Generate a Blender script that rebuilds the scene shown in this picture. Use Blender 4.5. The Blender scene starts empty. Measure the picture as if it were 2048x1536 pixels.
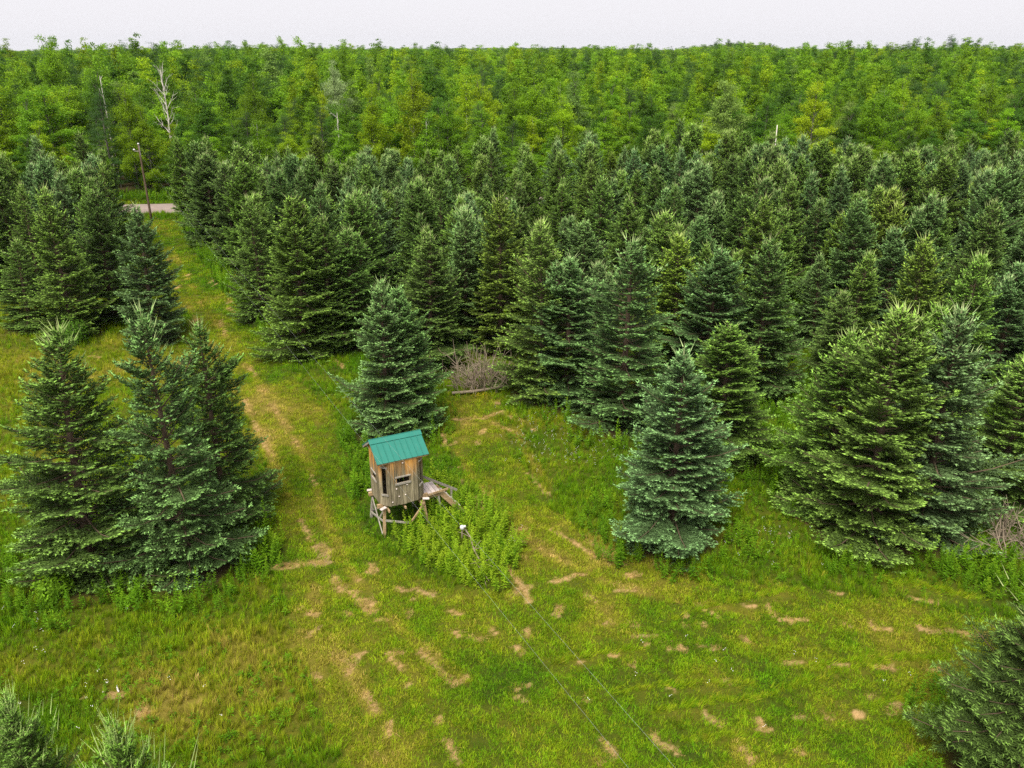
import bpy, bmesh, math, random
import numpy as np
from mathutils import Vector, Matrix

# ------------------------------------------------------------------ camera, sky, sun, exposure
SC = bpy.context.scene
COL = SC.collection
CAM_H = 16.4
FPX = 1657.0
PITCH = math.atan(668.0 / FPX)
cam_d = bpy.data.cameras.new("camera")
cam_d.sensor_width = 36.0
cam_d.lens = FPX / 2048.0 * 36.0
cam_d.clip_start = 0.1
cam_d.clip_end = 12000.0
cam = bpy.data.objects.new("camera", cam_d)
COL.objects.link(cam)
cam.location = (0, 0, CAM_H)
cam.rotation_euler = (math.pi / 2 - PITCH, 0, 0)
SC.camera = cam

SUN_ELEV, SUN_AZ = math.radians(58), math.radians(-158)      # azimuth measured from +Y towards +X
w = bpy.data.worlds.new("World")
SC.world = w
w.use_nodes = True
nt = w.node_tree
nt.nodes.clear()
sky = nt.nodes.new("ShaderNodeTexSky")
sky.sky_type = 'NISHITA'
sky.sun_disc = False
sky.sun_elevation = SUN_ELEV
sky.sun_rotation = SUN_AZ
sky.air_density = 1.0
sky.dust_density = 4.0
sky.ozone_density = 1.0
hs = nt.nodes.new("ShaderNodeMixRGB")                         # thin even cloud layer over the clear sky
hs.inputs[0].default_value = 0.92
hs.inputs[2].default_value = (6.25, 6.12, 6.4, 1)
bg = nt.nodes.new("ShaderNodeBackground")
bg.inputs[1].default_value = 0.055
out = nt.nodes.new("ShaderNodeOutputWorld")
nt.links.new(sky.outputs[0], hs.inputs[1])
nt.links.new(hs.outputs[0], bg.inputs[0])
nt.links.new(bg.outputs[0], out.inputs[0])

sun_d = bpy.data.lights.new("sun", 'SUN')
sun_d.energy = 2.3
sun_d.angle = math.radians(35)
sun_d.color = (1.0, 0.95, 0.86)
sun = bpy.data.objects.new("sun", sun_d)
COL.objects.link(sun)
_dir = Vector((math.sin(SUN_AZ) * math.cos(SUN_ELEV), math.cos(SUN_AZ) * math.cos(SUN_ELEV), math.sin(SUN_ELEV)))
sun.rotation_euler = _dir.to_track_quat('Z', 'Y').to_euler()
sun.location = (0, 0, 60)

SC.view_settings.view_transform = 'Standard'
SC.view_settings.look = 'None'
SC.view_settings.exposure = 1.5
SC.view_settings.gamma = 1.0
SC.cycles.max_bounces = 6
SC.cycles.diffuse_bounces = 2
SC.cycles.glossy_bounces = 2
SC.cycles.transmission_bounces = 3
SC.cycles.transparent_max_bounces = 4
SC.cycles.use_denoising = False
SC.render.filter_size = 1.15

# ------------------------------------------------------------------ helpers
CP, SP = math.cos(PITCH), math.sin(PITCH)

def gp(u, v, z=0.0):
    """photo pixel -> point on the level plane at height z"""
    cx, cy = (u - 1024) / FPX, (768 - v) / FPX
    d = (cx, CP + cy * SP, -SP + cy * CP)
    s = (CAM_H - z) / -d[2]
    return d[0] * s, d[1] * s

def proj(x, y, z):
    zz = z - CAM_H
    fw = y * CP - zz * SP
    up = y * SP + zz * CP
    return 1024 + FPX * x / fw, 768 - FPX * up / fw

def tree_from_pixels(ut, vt, vb):
    """tree whose tip is seen at (ut,vt) and whose foot is seen at row vb: position and height"""
    lo, hi = 1.0, 15.0
    for _ in range(40):
        h = (lo + hi) / 2
        x, y = gp(ut, vt, h)
        if proj(x, y, 0)[1] > vb:
            hi = h          # taller means nearer, foot lower in picture
        else:
            lo = h
    return x, y, h

def _hash(ix, iy, s):
    n = (ix.astype(np.int64) * 374761393 + iy.astype(np.int64) * 668265263 + s * 1442695041) & 0x7fffffff
    n = ((n ^ (n >> 13)) * 1274126177) & 0x7fffffff
    return ((n ^ (n >> 16)) & 0xffff) / 65535.0

def vnoise(x, y, s=0):
    ix, iy = np.floor(x), np.floor(y)
    fx, fy = x - ix, y - iy
    fx, fy = fx * fx * (3 - 2 * fx), fy * fy * (3 - 2 * fy)
    a, b = _hash(ix, iy, s), _hash(ix + 1, iy, s)
    c, d = _hash(ix, iy + 1, s), _hash(ix + 1, iy + 1, s)
    return (a * (1 - fx) + b * fx) * (1 - fy) + (c * (1 - fx) + d * fx) * fy

def fbm(x, y, s=0, o=4):
    r, a, t = 0, 0.5, 0
    for i in range(o):
        r = r + a * vnoise(x * 2 ** i, y * 2 ** i, s + i * 17)
        t += a
        a *= 0.5
    return r / t

def sstep(a, b, x):
    t = np.clip((x - a) / (b - a), 0, 1)
    return t * t * (3 - 2 * t)

def tag(o, label=None, cat=None, group=None, kind=None):
    if label: o["label"] = label
    if cat: o["category"] = cat
    if group: o["group"] = group
    if kind: o["kind"] = kind
    return o

def link(o, parent=None):
    COL.objects.link(o)
    if parent is not None:
        o.parent = parent
    return o

def empty(name, loc, rz=0.0):
    o = bpy.data.objects.new(name, None)
    o.empty_display_size = 0.2
    o.location = loc
    o.rotation_euler = (0, 0, rz)
    return link(o)

def mesh_np(name, verts, faces, mats=(), attrs=None, midx=None, smooth=False):
    """verts (n,3), faces (m,k) with one k"""
    me = bpy.data.meshes.new(name)
    verts = np.asarray(verts, dtype=np.float32)
    faces = np.asarray(faces, dtype=np.int32)
    nv, (nf, k) = len(verts), faces.shape
    me.vertices.add(nv)
    me.vertices.foreach_set("co", verts.ravel())
    me.loops.add(nf * k)
    me.loops.foreach_set("vertex_index", faces.ravel())
    me.polygons.add(nf)
    me.polygons.foreach_set("loop_start", np.arange(nf, dtype=np.int32) * k)
    me.polygons.foreach_set("loop_total", np.full(nf, k, dtype=np.int32))
    if midx is not None:
        me.polygons.foreach_set("material_index", np.asarray(midx, dtype=np.int32))
    me.polygons.foreach_set("use_smooth", np.full(nf, bool(smooth)))
    for m in mats:
        me.materials.append(m)
    me.update(calc_edges=True)
    if attrs:
        for an, av in attrs.items():
            a = me.attributes.new(an, 'FLOAT', 'POINT')
            a.data.foreach_set("value", np.asarray(av, dtype=np.float32))
    return me

class MB:
    """collects polygons of one part, then links them as one mesh object"""
    def __init__(self):
        self.v, self.f = [], []
    def box(self, c, s, rot=None):
        n = len(self.v)
        for dx in (-.5, .5):
            for dy in (-.5, .5):
                for dz in (-.5, .5):
                    p = Vector((dx * s[0], dy * s[1], dz * s[2]))
                    if rot is not None: p = rot @ p
                    self.v.append(tuple(Vector(c) + p))
        for q in ((0, 1, 3, 2), (4, 6, 7, 5), (0, 4, 5, 1), (2, 3, 7, 6), (0, 2, 6, 4), (1, 5, 7, 3)):
            self.f.append(tuple(n + i for i in q))
        return self
    def beam(self, a, b, wd, hd, up=(0, 0, 1)):
        a, b = Vector(a), Vector(b)
        d = (b - a)
        L = d.length
        d.normalize()
        x = d.cross(Vector(up))
        if x.length < 1e-4: x = d.cross(Vector((1, 0, 0)))
        x.normalize()
        y = x.cross(d)
        R = Matrix((x, d, y)).transposed()
        return self.box((a + b) / 2, (wd, L, hd), R)
    def tube(self, pts, rads, n=8, cap=True):
        base = len(self.v)
        pts = [Vector(p) for p in pts]
        for i, p in enumerate(pts):
            d = (pts[min(i + 1, len(pts) - 1)] - pts[max(i - 1, 0)]).normalized()
            x = d.cross(Vector((0.13, 0.31, 1)))
            if x.length < 1e-3: x = d.cross(Vector((1, 0, 0)))
            x.normalize()
            y = d.cross(x)
            for k in range(n):
                t = 2 * math.pi * k / n
                self.v.append(tuple(p + (x * math.cos(t) + y * math.sin(t)) * rads[i]))
        for i in range(len(pts) - 1):
            for k in range(n):
                a = base + i * n + k
                b = base + i * n + (k + 1) % n
                self.f.append((a, b, b + n, a + n))
        if cap:
            self.f.append(tuple(base + k for k in range(n))[::-1])
            self.f.append(tuple(base + (len(pts) - 1) * n + k for k in range(n)))
        return self
    def prism(self, poly, nrm, th):
        """planar polygon (3-D points) extruded by th along nrm"""
        n = len(self.v)
        k = len(poly)
        nv = Vector(nrm).normalized() * th
        for p in poly: self.v.append(tuple(Vector(p)))
        for p in poly: self.v.append(tuple(Vector(p) + nv))
        self.f.append(tuple(range(n, n + k))[::-1])
        self.f.append(tuple(range(n + k, n + 2 * k)))
        for i in range(k):
            j = (i + 1) % k
            self.f.append((n + i, n + j, n + k + j, n + k + i))
        return self
    def mesh(self, name, mat, smooth=False, bevel=0.0):
        me = bpy.data.meshes.new(name)
        me.from_pydata(self.v, [], self.f)
        bm = bmesh.new()
        bm.from_mesh(me)
        bmesh.ops.recalc_face_normals(bm, faces=bm.faces)
        if bevel > 0:
            bmesh.ops.bevel(bm, geom=list(bm.edges), offset=bevel, segments=1, affect='EDGES', clamp_overlap=True)
        bm.to_mesh(me)
        bm.free()
        if smooth:
            for p in me.polygons: p.use_smooth = True
        me.materials.append(mat)
        return me
    def build(self, name, mat, parent=None, smooth=False, bevel=0.0):
        return link(bpy.data.objects.new(name, self.mesh(name, mat, smooth, bevel)), parent)

# ------------------------------------------------------------------ materials
class NT:
    def __init__(self, name):
        self.m = bpy.data.materials.new(name)
        self.m.use_nodes = True
        self.t = self.m.node_tree
        self.t.nodes.clear()
        self.out = self.t.nodes.new("ShaderNodeOutputMaterial")
    def n(self, typ, **kw):
        nd = self.t.nodes.new(typ)
        for k, v in kw.items():
            if k.startswith("i_"):
                key = k[2:]
                nd.inputs[int(key) if key.isdigit() else key].default_value = v
            else:
                setattr(nd, k, v)
        return nd
    def l(self, a, b):
        self.t.links.new(a, b)
    def attr(self, name, typ='GEOMETRY'):
        return self.n("ShaderNodeAttribute", attribute_name=name, attribute_type=typ)
    def mix(self, fac, a, b, mode='MIX'):
        nd = self.n("ShaderNodeMixRGB", blend_type=mode)
        for k, x in ((0, fac), (1, a), (2, b)):
            if isinstance(x, (int, float)):
                nd.inputs[k].default_value = x if k == 0 else (x, x, x, 1)
            elif isinstance(x, tuple):
                nd.inputs[k].default_value = x if len(x) == 4 else x + (1,)
            else:
                self.l(x, nd.inputs[k])
        return nd.outputs[0]
    def math(self, op, a, b=0.0, c=None, clamp=False):
        nd = self.n("ShaderNodeMath", operation=op, use_clamp=clamp)
        for k, x in ((0, a), (1, b), (2, c)):
            if x is None: continue
            if isinstance(x, (int, float)): nd.inputs[k].default_value = x
            else: self.l(x, nd.inputs[k])
        return nd.outputs[0]
    def noise(self, scale, detail=3, rough=0.55, vec=None):
        nd = self.n("ShaderNodeTexNoise")
        nd.inputs["Scale"].default_value = scale
        nd.inputs["Detail"].default_value = detail
        nd.inputs["Roughness"].default_value = rough
        if vec is not None: self.l(vec, nd.inputs["Vector"])
        return nd
    def ramp(self, fac, stops):
        nd = self.n("ShaderNodeValToRGB")
        e = nd.color_ramp.elements
        while len(e) < len(stops): e.new(0.5)
        for i, (p, c) in enumerate(stops):
            e[i].position = p
            e[i].color = c if len(c) == 4 else c + (1,)
        self.l(fac, nd.inputs[0])
        return nd.outputs[0]
    def princ(self, col, rough=0.8, spec=0.3, bump=None, bstr=0.3, bdist=0.02):
        b = self.n("ShaderNodeBsdfPrincipled")
        if isinstance(col, tuple): b.inputs["Base Color"].default_value = col if len(col) == 4 else col + (1,)
        else: self.l(col, b.inputs["Base Color"])
        if isinstance(rough, (int, float)): b.inputs["Roughness"].default_value = rough
        else: self.l(rough, b.inputs["Roughness"])
        b.inputs["Specular IOR Level"].default_value = spec
        if bump is not None:
            bp = self.n("ShaderNodeBump")
            bp.inputs["Strength"].default_value = bstr
            bp.inputs["Distance"].default_value = bdist
            self.l(bump, bp.inputs["Height"])
            self.l(bp.outputs[0], b.inputs["Normal"])
        self.l(b.outputs[0], self.out.inputs[0])
        return b
    def leafy(self, col, rough=0.6, spec=0.25, trans=0.3, tcol=None):
        b = self.n("ShaderNodeBsdfPrincipled")
        self.l(col, b.inputs["Base Color"])
        b.inputs["Roughness"].default_value = rough
        b.inputs["Specular IOR Level"].default_value = spec
        tr = self.n("ShaderNodeBsdfTranslucent")
        self.l(tcol if tcol is not None else col, tr.inputs[0])
        mx = self.n("ShaderNodeMixShader")
        mx.inputs[0].default_value = trans
        self.l(b.outputs[0], mx.inputs[1])
        self.l(tr.outputs[0], mx.inputs[2])
        self.l(mx.outputs[0], self.out.inputs[0])

def m_needles():
    t = NT("spruce_needles")
    tint = t.attr("tint").outputs["Fac"]
    rnd = t.attr("rnd").outputs["Fac"]
    oi = t.n("ShaderNodeObjectInfo")
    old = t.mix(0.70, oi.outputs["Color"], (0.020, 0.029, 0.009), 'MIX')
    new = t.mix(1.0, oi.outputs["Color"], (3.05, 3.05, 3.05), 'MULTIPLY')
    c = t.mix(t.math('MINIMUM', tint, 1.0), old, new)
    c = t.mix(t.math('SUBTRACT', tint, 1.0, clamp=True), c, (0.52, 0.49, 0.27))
    f = t.math('MULTIPLY_ADD', rnd, 0.6, 0.7)
    c = t.mix(1.0, c, f, 'MULTIPLY')
    t.leafy(c, rough=0.65, spec=0.12, trans=0.12)
    return t.m

def m_bark(name, a, b, scale=6):
    t = NT(name)
    tc = t.n("ShaderNodeTexCoord")
    mp = t.n("ShaderNodeMapping")
    mp.inputs["Scale"].default_value = (1, 1, 0.25)
    t.l(tc.outputs["Object"], mp.inputs[0])
    n = t.noise(scale, 5, 0.65, mp.outputs[0])
    t.princ(t.mix(n.outputs["Fac"], a, b), 0.9, 0.15, n.outputs["Fac"], 0.6, 0.02)
    return t.m

def m_leaves(name="leaves"):
    t = NT(name)
    rnd = t.attr("rnd").outputs["Fac"]
    oi = t.n("ShaderNodeObjectInfo")
    cc = t.attr("fcol", 'INSTANCER')
    # individual trees carry their colour on the object, the far mass carries it on its points
    c0 = t.mix(cc.outputs["Alpha"], oi.outputs["Color"], cc.outputs["Color"])
    c = t.mix(1.0, c0, t.math('MULTIPLY_ADD', rnd, 0.8, 0.62), 'MULTIPLY')
    t.leafy(c, rough=0.6, spec=0.12, trans=0.4)
    return t.m

def m_blade(name, stops, trans=0.3, spec=0.2):
    """colour from the per-instance attribute 'hue' plus per-instance jitter"""
    t = NT(name)
    h = t.attr("hue", 'INSTANCER').outputs["Fac"]
    r = t.attr("rnd").outputs["Fac"]
    hh = t.math('ADD', h, t.math('MULTIPLY_ADD', r, 0.22, -0.11))
    c = t.ramp(hh, stops)
    v = t.attr("val", 'INSTANCER').outputs["Fac"]
    c = t.mix(1.0, c, v, 'MULTIPLY')
    t.leafy(c, rough=0.7, spec=0.08, trans=trans)
    return t.m

def m_ground():
    t = NT("ground_soil_and_turf")
    geo = t.n("ShaderNodeNewGeometry")
    P = geo.outputs["Position"]
    hue = t.attr("hue").outputs["Fac"]
    straw = t.attr("straw").outputs["Fac"]
    lit = t.attr("litter").outputs["Fac"]
    n1 = t.noise(9.0, 5, 0.7, P)
    n2 = t.noise(38.0, 4, 0.7, P)
    n3 = t.noise(2.2, 4, 0.6, P)
    h = t.math('ADD', hue, t.math('MULTIPLY_ADD', n1.outputs["Fac"], 0.6, -0.3))
    c = t.ramp(h, GRASS_GROUND)
    c = t.mix(1.0, c, t.math('MULTIPLY_ADD', n2.outputs["Fac"], 1.5, 0.3), 'MULTIPLY')
    s = t.math('ADD', straw, t.math('MULTIPLY_ADD', n1.outputs["Fac"], 0.9, -0.45))
    s = t.math('MULTIPLY', t.math('MULTIPLY', t.math('SUBTRACT', s, 0.22), 1.7, clamp=True), 0.92)
    sc = t.ramp(n2.outputs["Fac"], [(0.25, (0.19, 0.115, 0.042)), (0.5, (0.41, 0.26, 0.11)), (0.75, (0.56, 0.38, 0.19))])
    n4 = t.noise(0.55, 3, 0.6, P)
    sc = t.mix(t.math('MULTIPLY', t.math('SUBTRACT', n4.outputs["Fac"], 0.42, clamp=True), 3.0, clamp=True), sc, t.mix(1.0, sc, (0.62, 0.72, 0.80), 'MULTIPLY'))
    c = t.mix(s, c, sc)
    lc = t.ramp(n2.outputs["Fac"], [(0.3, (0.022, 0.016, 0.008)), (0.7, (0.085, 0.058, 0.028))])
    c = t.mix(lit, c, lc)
    b = t.math('ADD', t.math('MULTIPLY', n2.outputs["Fac"], 0.5), n1.outputs["Fac"])
    t.princ(c, 0.95, 0.1, b, 0.9, 0.06)
    return t.m

GRASS_GROUND = [(0.0, (0.026, 0.048, 0.004)), (0.3, (0.058, 0.074, 0.005)), (0.6, (0.115, 0.108, 0.011)), (1.0, (0.23, 0.17, 0.04))]
GRASS_BLADE = [(0.0, (0.078, 0.200, 0.004)), (0.3, (0.145, 0.262, 0.005)), (0.55, (0.245, 0.292, 0.010)), (0.8, (0.34, 0.28, 0.045)), (1.0, (0.50, 0.35, 0.13))]
WEED_STOPS = [(0.0, (0.055, 0.150, 0.008)), (0.5, (0.135, 0.285, 0.010)), (1.0, (0.30, 0.42, 0.020))]

M = {}
M['needles'] = m_needles()
M['spruce_bark'] = m_bark("spruce_bark", (0.05, 0.035, 0.022), (0.17, 0.12, 0.08))
M['bark'] = m_bark("grey_bark", (0.06, 0.055, 0.045), (0.20, 0.18, 0.15))
M['pale_bark'] = m_bark("pale_bark", (0.30, 0.28, 0.24), (0.62, 0.60, 0.55), 4)
M['dead_wood'] = m_bark("bleached_dead_wood", (0.36, 0.32, 0.27), (0.66, 0.62, 0.56), 5)
M['brush'] = m_bark("brown_grey_brushwood", (0.13, 0.10, 0.07), (0.34, 0.275, 0.20), 9)
M['leaves'] = m_leaves()
M['ground'] = m_ground()
M['grass'] = m_blade("grass_blades", GRASS_BLADE)
M['weed'] = m_blade("weed_leaves", WEED_STOPS, 0.35)

# ------------------------------------------------------------------ terrain and the masks that colour it
def terrain(x, y):
    x = np.asarray(x, dtype=float); y = np.asarray(y, dtype=float)
    d = np.hypot(x, y)
    z = 1.2 * sstep(160, 520, y) * sstep(-0.52, -0.28, x / np.maximum(y, 1))
    z = z + 11.0 * np.exp(-(((x - 265) / 52) ** 2 + ((y - 1050) / 160) ** 2))
    z = z + 3.2 * np.exp(-(((x - 180) / 60) ** 2 + ((y - 420) / 90) ** 2))
    z = z + 2.6 * np.exp(-(((x - 285) / 45) ** 2 + ((y - 420) / 90) ** 2))
    z = z + 2.2 * np.exp(-(((x + 150) / 70) ** 2 + ((y - 560) / 120) ** 2))
    z = z + 15.0 * sstep(2600, 4200, d) * (0.55 + 0.45 * np.sin(x / 700.0 + 1.1) * np.cos(x / 310.0))
    z = z + np.where(y < 120, 0.05 * (fbm(x * 0.35, y * 0.35, 5) - 0.5), 0)
    return z

def road_y(x):
    # centre line of the gravel road, fitted to where it shows through the gap
    return 93.3 + 0.115 * (x + 38.0)

def seg_dist(x, y, a, b):
    ax, ay = a; bx, by = b
    dx, dy = bx - ax, by - ay
    L2 = dx * dx + dy * dy + 1e-9
    t = np.clip(((x - ax) * dx + (y - ay) * dy) / L2, 0, 1)
    return np.hypot(x - ax - t * dx, y - ay - t * dy)

# dead-grass patches: (origin, zoom, list of (u0,v0,u1,v1,width)) as read off enlargements of the photograph
_PATCH = [
 ((0, 1100), 2.0, [(1110,70,1300,50,56),(1335,110,1385,165,22),(1400,172,1420,184,18),(1440,200,1485,245,52),(1380,250,1410,260,26),
   (1510,275,1550,282,20),(1200,225,1206,230,16),(1222,250,1268,262,16),(1240,340,1272,302,28),(1362,437,1445,412,14),(1440,418,1385,500,26),
   (1540,415,1610,405,10),(1560,430,1612,476,18),(1680,400,1810,530,16),(1810,535,1862,512,16),(1460,570,1510,650,26),(1562,690,1556,745,34),
   (1750,665,1752,695,20),(1640,240,1632,270,16),(1790,240,1840,262,14),(1810,325,1850,340,18),(1890,350,1930,360,16),(1965,310,1985,335,14),
   (1780,760,1832,842,20),(430,585,500,570,40),(565,640,580,670,46),(345,592,350,596,14),(1640,540,1630,545,18),(1240,490,1280,520,30)]),
 ((1024, 1100), 2.0, [(160,130,230,120,16),(225,105,290,95,24),(298,180,340,210,24),(410,165,490,160,10),(195,225,185,260,36),(60,170,65,205,18),
   (10,180,70,150,20),(5,380,50,420,18),(60,320,75,350,12),(25,590,62,612,22),(20,560,60,548,12),(480,345,560,347,20),(535,375,540,385,18),(600,375,640,402,18),(665,380,690,408,22),
   (755,380,820,396,20),(930,350,960,372,18),(740,228,830,270,10),(920,220,970,225,14),(1020,220,1052,262,18),(1080,275,1125,287,10),(1145,280,1188,282,22),
   (1315,290,1345,300,16),(1425,290,1445,300,18),(1460,315,1510,318,9),(1615,305,1640,320,20),(1650,327,1705,322,12),(1740,318,1790,335,18),(1800,335,1960,346,24),
   (1275,168,1320,172,8),(1600,195,1700,210,10),(1090,450,1165,456,16),(1270,465,1345,470,12),(1460,475,1545,482,14),(1655,475,1712,480,20),
   (760,650,832,690,22),(978,668,1000,715,18),(995,722,1042,722,16),(568,740,612,800,20),(640,785,675,820,18),(345,760,380,800,20),(390,790,405,832,18),(350,840,360,856,24),
   (1130,668,1170,668,16),(1240,655,1292,672,18),(1430,590,1580,632,16),(1500,650,1560,645,20),(455,100,500,98,26),(835,520,870,535,14),(630,555,640,560,20),(1150,800,1165,815,24),
   (470,460,488,465,18),(275,455,298,455,14),(295,600,310,606,10),(380,420,405,430,14),(680,300,700,300,22),(690,260,700,270,16),(760,290,775,300,18),(500,300,480,310,14),(370,295,395,300,20),
   (205,60,210,64,18),(360,20,400,60,18),(900,790,930,800,16),(950,830,965,860,10),(1380,655,1400,660,14)]),
 ((640, 800), 3.657, [(970,140,1180,130,44),(1180,130,1330,90,54),(1320,100,1480,160,40),(1205,212,1170,250,44),(1160,300,1165,318,50),(1270,170,1400,228,30),(900,250,905,340,46),(960,330,1000,300,20),
   (1275,20,1300,24,46),(1415,938,1495,940,24),(1395,985,1505,1045,26),(1130,705,1185,792,24),(1335,1060,1350,1075,26),(1560,565,1665,700,22),(385,1245,400,1255,90),(370,1190,375,1230,30),(1400,1440,1440,1390,40),(1440,1385,1540,1365,34),
   (1500,1420,1520,1475,30),(10,1060,60,1110,90),(80,1310,130,1385,40),(135,1395,190,1365,30),(225,1395,260,1430,40),(290,1470,370,1480,110),(680,1370,840,1425,26),(560,1380,650,1385,20),(690,1440,710,1438,24),
   (1020,490,1035,500,36),(1030,590,1040,610,34),(1530,540,1545,545,26),(280,1320,290,1330,26),(1550,210,1580,222,30)]),
 ((0, 0), 1.0, [(488,800,498,822,7),(506,842,515,862,7),(522,880,545,912,6),(500,735,512,752,4),(548,815,556,832,4),(585,875,595,895,5),(622,950,630,970,5),(360,570,352,578,10),(372,548,380,556,9),
   (385,632,400,660,7),(452,598,462,606,8),(440,640,452,668,6),(655,545,672,552,7),(660,715,690,735,9),(180,712,200,716,7),(600,1040,640,1110,12),(640,1090,655,1110,14),(420,560,430,570,6),
   (455,615,470,628,6),(1590,1035,1625,1050,10),(1560,1068,1575,1072,9),(1100,1060,1190,1110,8),(1010,1130,1050,1180,8),(1180,1085,1250,1130,7)]),
]
PATCHES = []
for (ox, oy), zm, L in _PATCH:
    for (a, b, c, d, wd) in L:
        u0, v0, u1, v1 = ox + a / zm, oy + b / zm, ox + c / zm, oy + d / zm
        p0, p1 = gp(u0, v0), gp(u1, v1)
        zr = math.hypot((p0[1] + p1[1]) / 2, CAM_H)
        PATCHES.append((p0, p1, max(0.10, wd / zm * zr / FPX * 0.52)))

WIND = [((0,0),1,[(1214,1390,1504,1372,16),(1294,1430,1524,1400,16),(1524,1400,1774,1325,16),(1364,1485,1514,1472,16),(1624,1335,1894,1320,18),(1714,1420,1824,1400,14),(1750,1160,1960,1200,26),(1340,1240,1600,1180,12),(1100,1330,1300,1300,14)])]
WINDROW = []
for (ox, oy), zm, L in WIND:
    for (a, b, c, d, wd) in L:
        p0, p1 = gp(a, b), gp(c, d)
        zr = math.hypot((p0[1] + p1[1]) / 2, CAM_H)
        WINDROW.append((p0, p1, wd * zr / FPX))

def poly_px(pts):
    return np.array([gp(u, v) for u, v in pts])

def inside(x, y, poly):
    r = np.zeros(np.shape(x), dtype=bool)
    j = len(poly) - 1
    for i in range(len(poly)):
        xi, yi = poly[i]; xj, yj = poly[j]
        c = ((yi > y) != (yj > y)) & (x < (xj - xi) * (y - yi) / (yj - yi + 1e-12) + xi)
        r ^= c
        j = i
    return r

LANE_L = [(285,440),(335,520),(352,600),(400,680),(470,760),(480,800),(520,900),(545,1000),(555,1100),(560,1180),(610,1300),(660,1420),(700,1536)]
LANE_R = [(368,440),(400,520),(455,590),(540,690),(600,760),(660,830),(700,900),(700,960),(720,1050),(760,1100),(900,1180),(1024,1200)]
LANE = poly_px(LANE_L + LANE_R[::-1])
OPEN = poly_px([(560,1180),(700,1536),(760,1700),(2300,1700),(2200,1290),(1960,1225),(1700,1190),(1400,1150),(1300,1110),(1180,1090),(1100,1010),(1000,870),(1000,800),(900,800),(880,850),(930,960),(1040,1060),(1010,1190),(900,1180),(760,1100),(700,1000)])
WEEDP = [poly_px(p) for p in (
 [(800,1030),(870,955),(960,985),(1050,1085),(1015,1190),(930,1175),(820,1120),(775,1085)],
 [(1015,785),(1060,782),(1230,870),(1300,930),(1240,900),(1120,815)],
 [(1475,890),(1560,860),(1700,1000),(1800,1060),(2060,1130),(2060,1230),(1920,1185),(1740,1090),(1600,1010),(1480,960)],
 [(1215,1000),(1300,1050),(1440,1070),(1480,1040),(1480,1100),(1350,1122),(1260,1090)],
 [(360,440),(400,440),(480,590),(560,700),(540,690),(440,575),(375,480)],
 [(680,870),(735,850),(742,990),(700,1010)],
 [(30,1180),(130,1160),(420,1180),(560,1090),(580,1130),(430,1215),(120,1230),(40,1260)],
 [(1540,760),(1640,760),(1640,900),(1560,900)], [(1570,600),(1640,600),(1620,690),(1560,700)],
 [(1140,470),(1240,500),(1240,560),(1140,530)],
)]
FOREST_EDGE = 8.0

TREE_XY = []          # filled below: (x, y, crown radius) of every spruce near the clearing

def masks(x, y):
    wob = 0.35 * (fbm(x * 1.3, y * 1.3, 3) - 0.5) * 2
    wob2 = 0.35 * (fbm(x * 1.3 + 40, y * 1.3, 9) - 0.5) * 2
    xw, yw = x + wob, y + wob2
    mown = inside(xw, yw, LANE) | inside(xw, yw, OPEN)
    weed = np.zeros(np.shape(x), dtype=bool)
    for p in WEEDP: weed |= inside(xw, yw, p)
    straw = np.zeros(np.shape(x))
    n = fbm(x * 3.1, y * 3.1, 21, 4)
    for a, b, r in PATCHES:
        cx, cy = (a[0] + b[0]) / 2, (a[1] + b[1]) / 2
        rr = math.hypot(a[0] - b[0], a[1] - b[1]) / 2 + r * 2.2
        sel = (abs(x - cx) < rr) & (abs(y - cy) < rr)
        if not sel.any(): continue
        d = seg_dist(x[sel] + wob[sel] * 0.35, y[sel] + wob2[sel] * 0.35, a, b) / r
        d = d + (n[sel] - 0.5) * 1.3
        straw[sel] = np.maximum(straw[sel], 1 - sstep(0.45, 1.15, d))
    wr = np.zeros(np.shape(x))
    for a, b, r in WINDROW:
        cx, cy = (a[0] + b[0]) / 2, (a[1] + b[1]) / 2
        rr = math.hypot(a[0] - b[0], a[1] - b[1]) / 2 + r * 2.2
        sel = (abs(x - cx) < rr) & (abs(y - cy) < rr)
        if not sel.any(): continue
        wr[sel] = np.maximum(wr[sel], 1 - sstep(0.3, 1.2, seg_dist(xw[sel], yw[sel], a, b) / r))
    return mown, weed, straw, wr

# worn wheel lines of the lane and of the loop that swings round the blind
TRACKS = [[(345,500),(400,600),(470,700),(540,800),(590,880),(625,950),(650,1040),(690,1130),(760,1220),(850,1300),(930,1360)],
          [(330,500),(352,580),(420,690),(480,790),(530,880),(560,960),(590,1050),(620,1150),(640,1250),(690,1330),(750,1430)],
          [(930,840),(915,900),(960,980),(1030,1060),(1100,1110),(1200,1160),(1330,1195),(1500,1230)],
          [(1020,830),(1060,920),(1110,1000),(1190,1080),(1300,1125),(1400,1150)]]
TRK = [[gp(*p) for p in t] for t in TRACKS]

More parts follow.
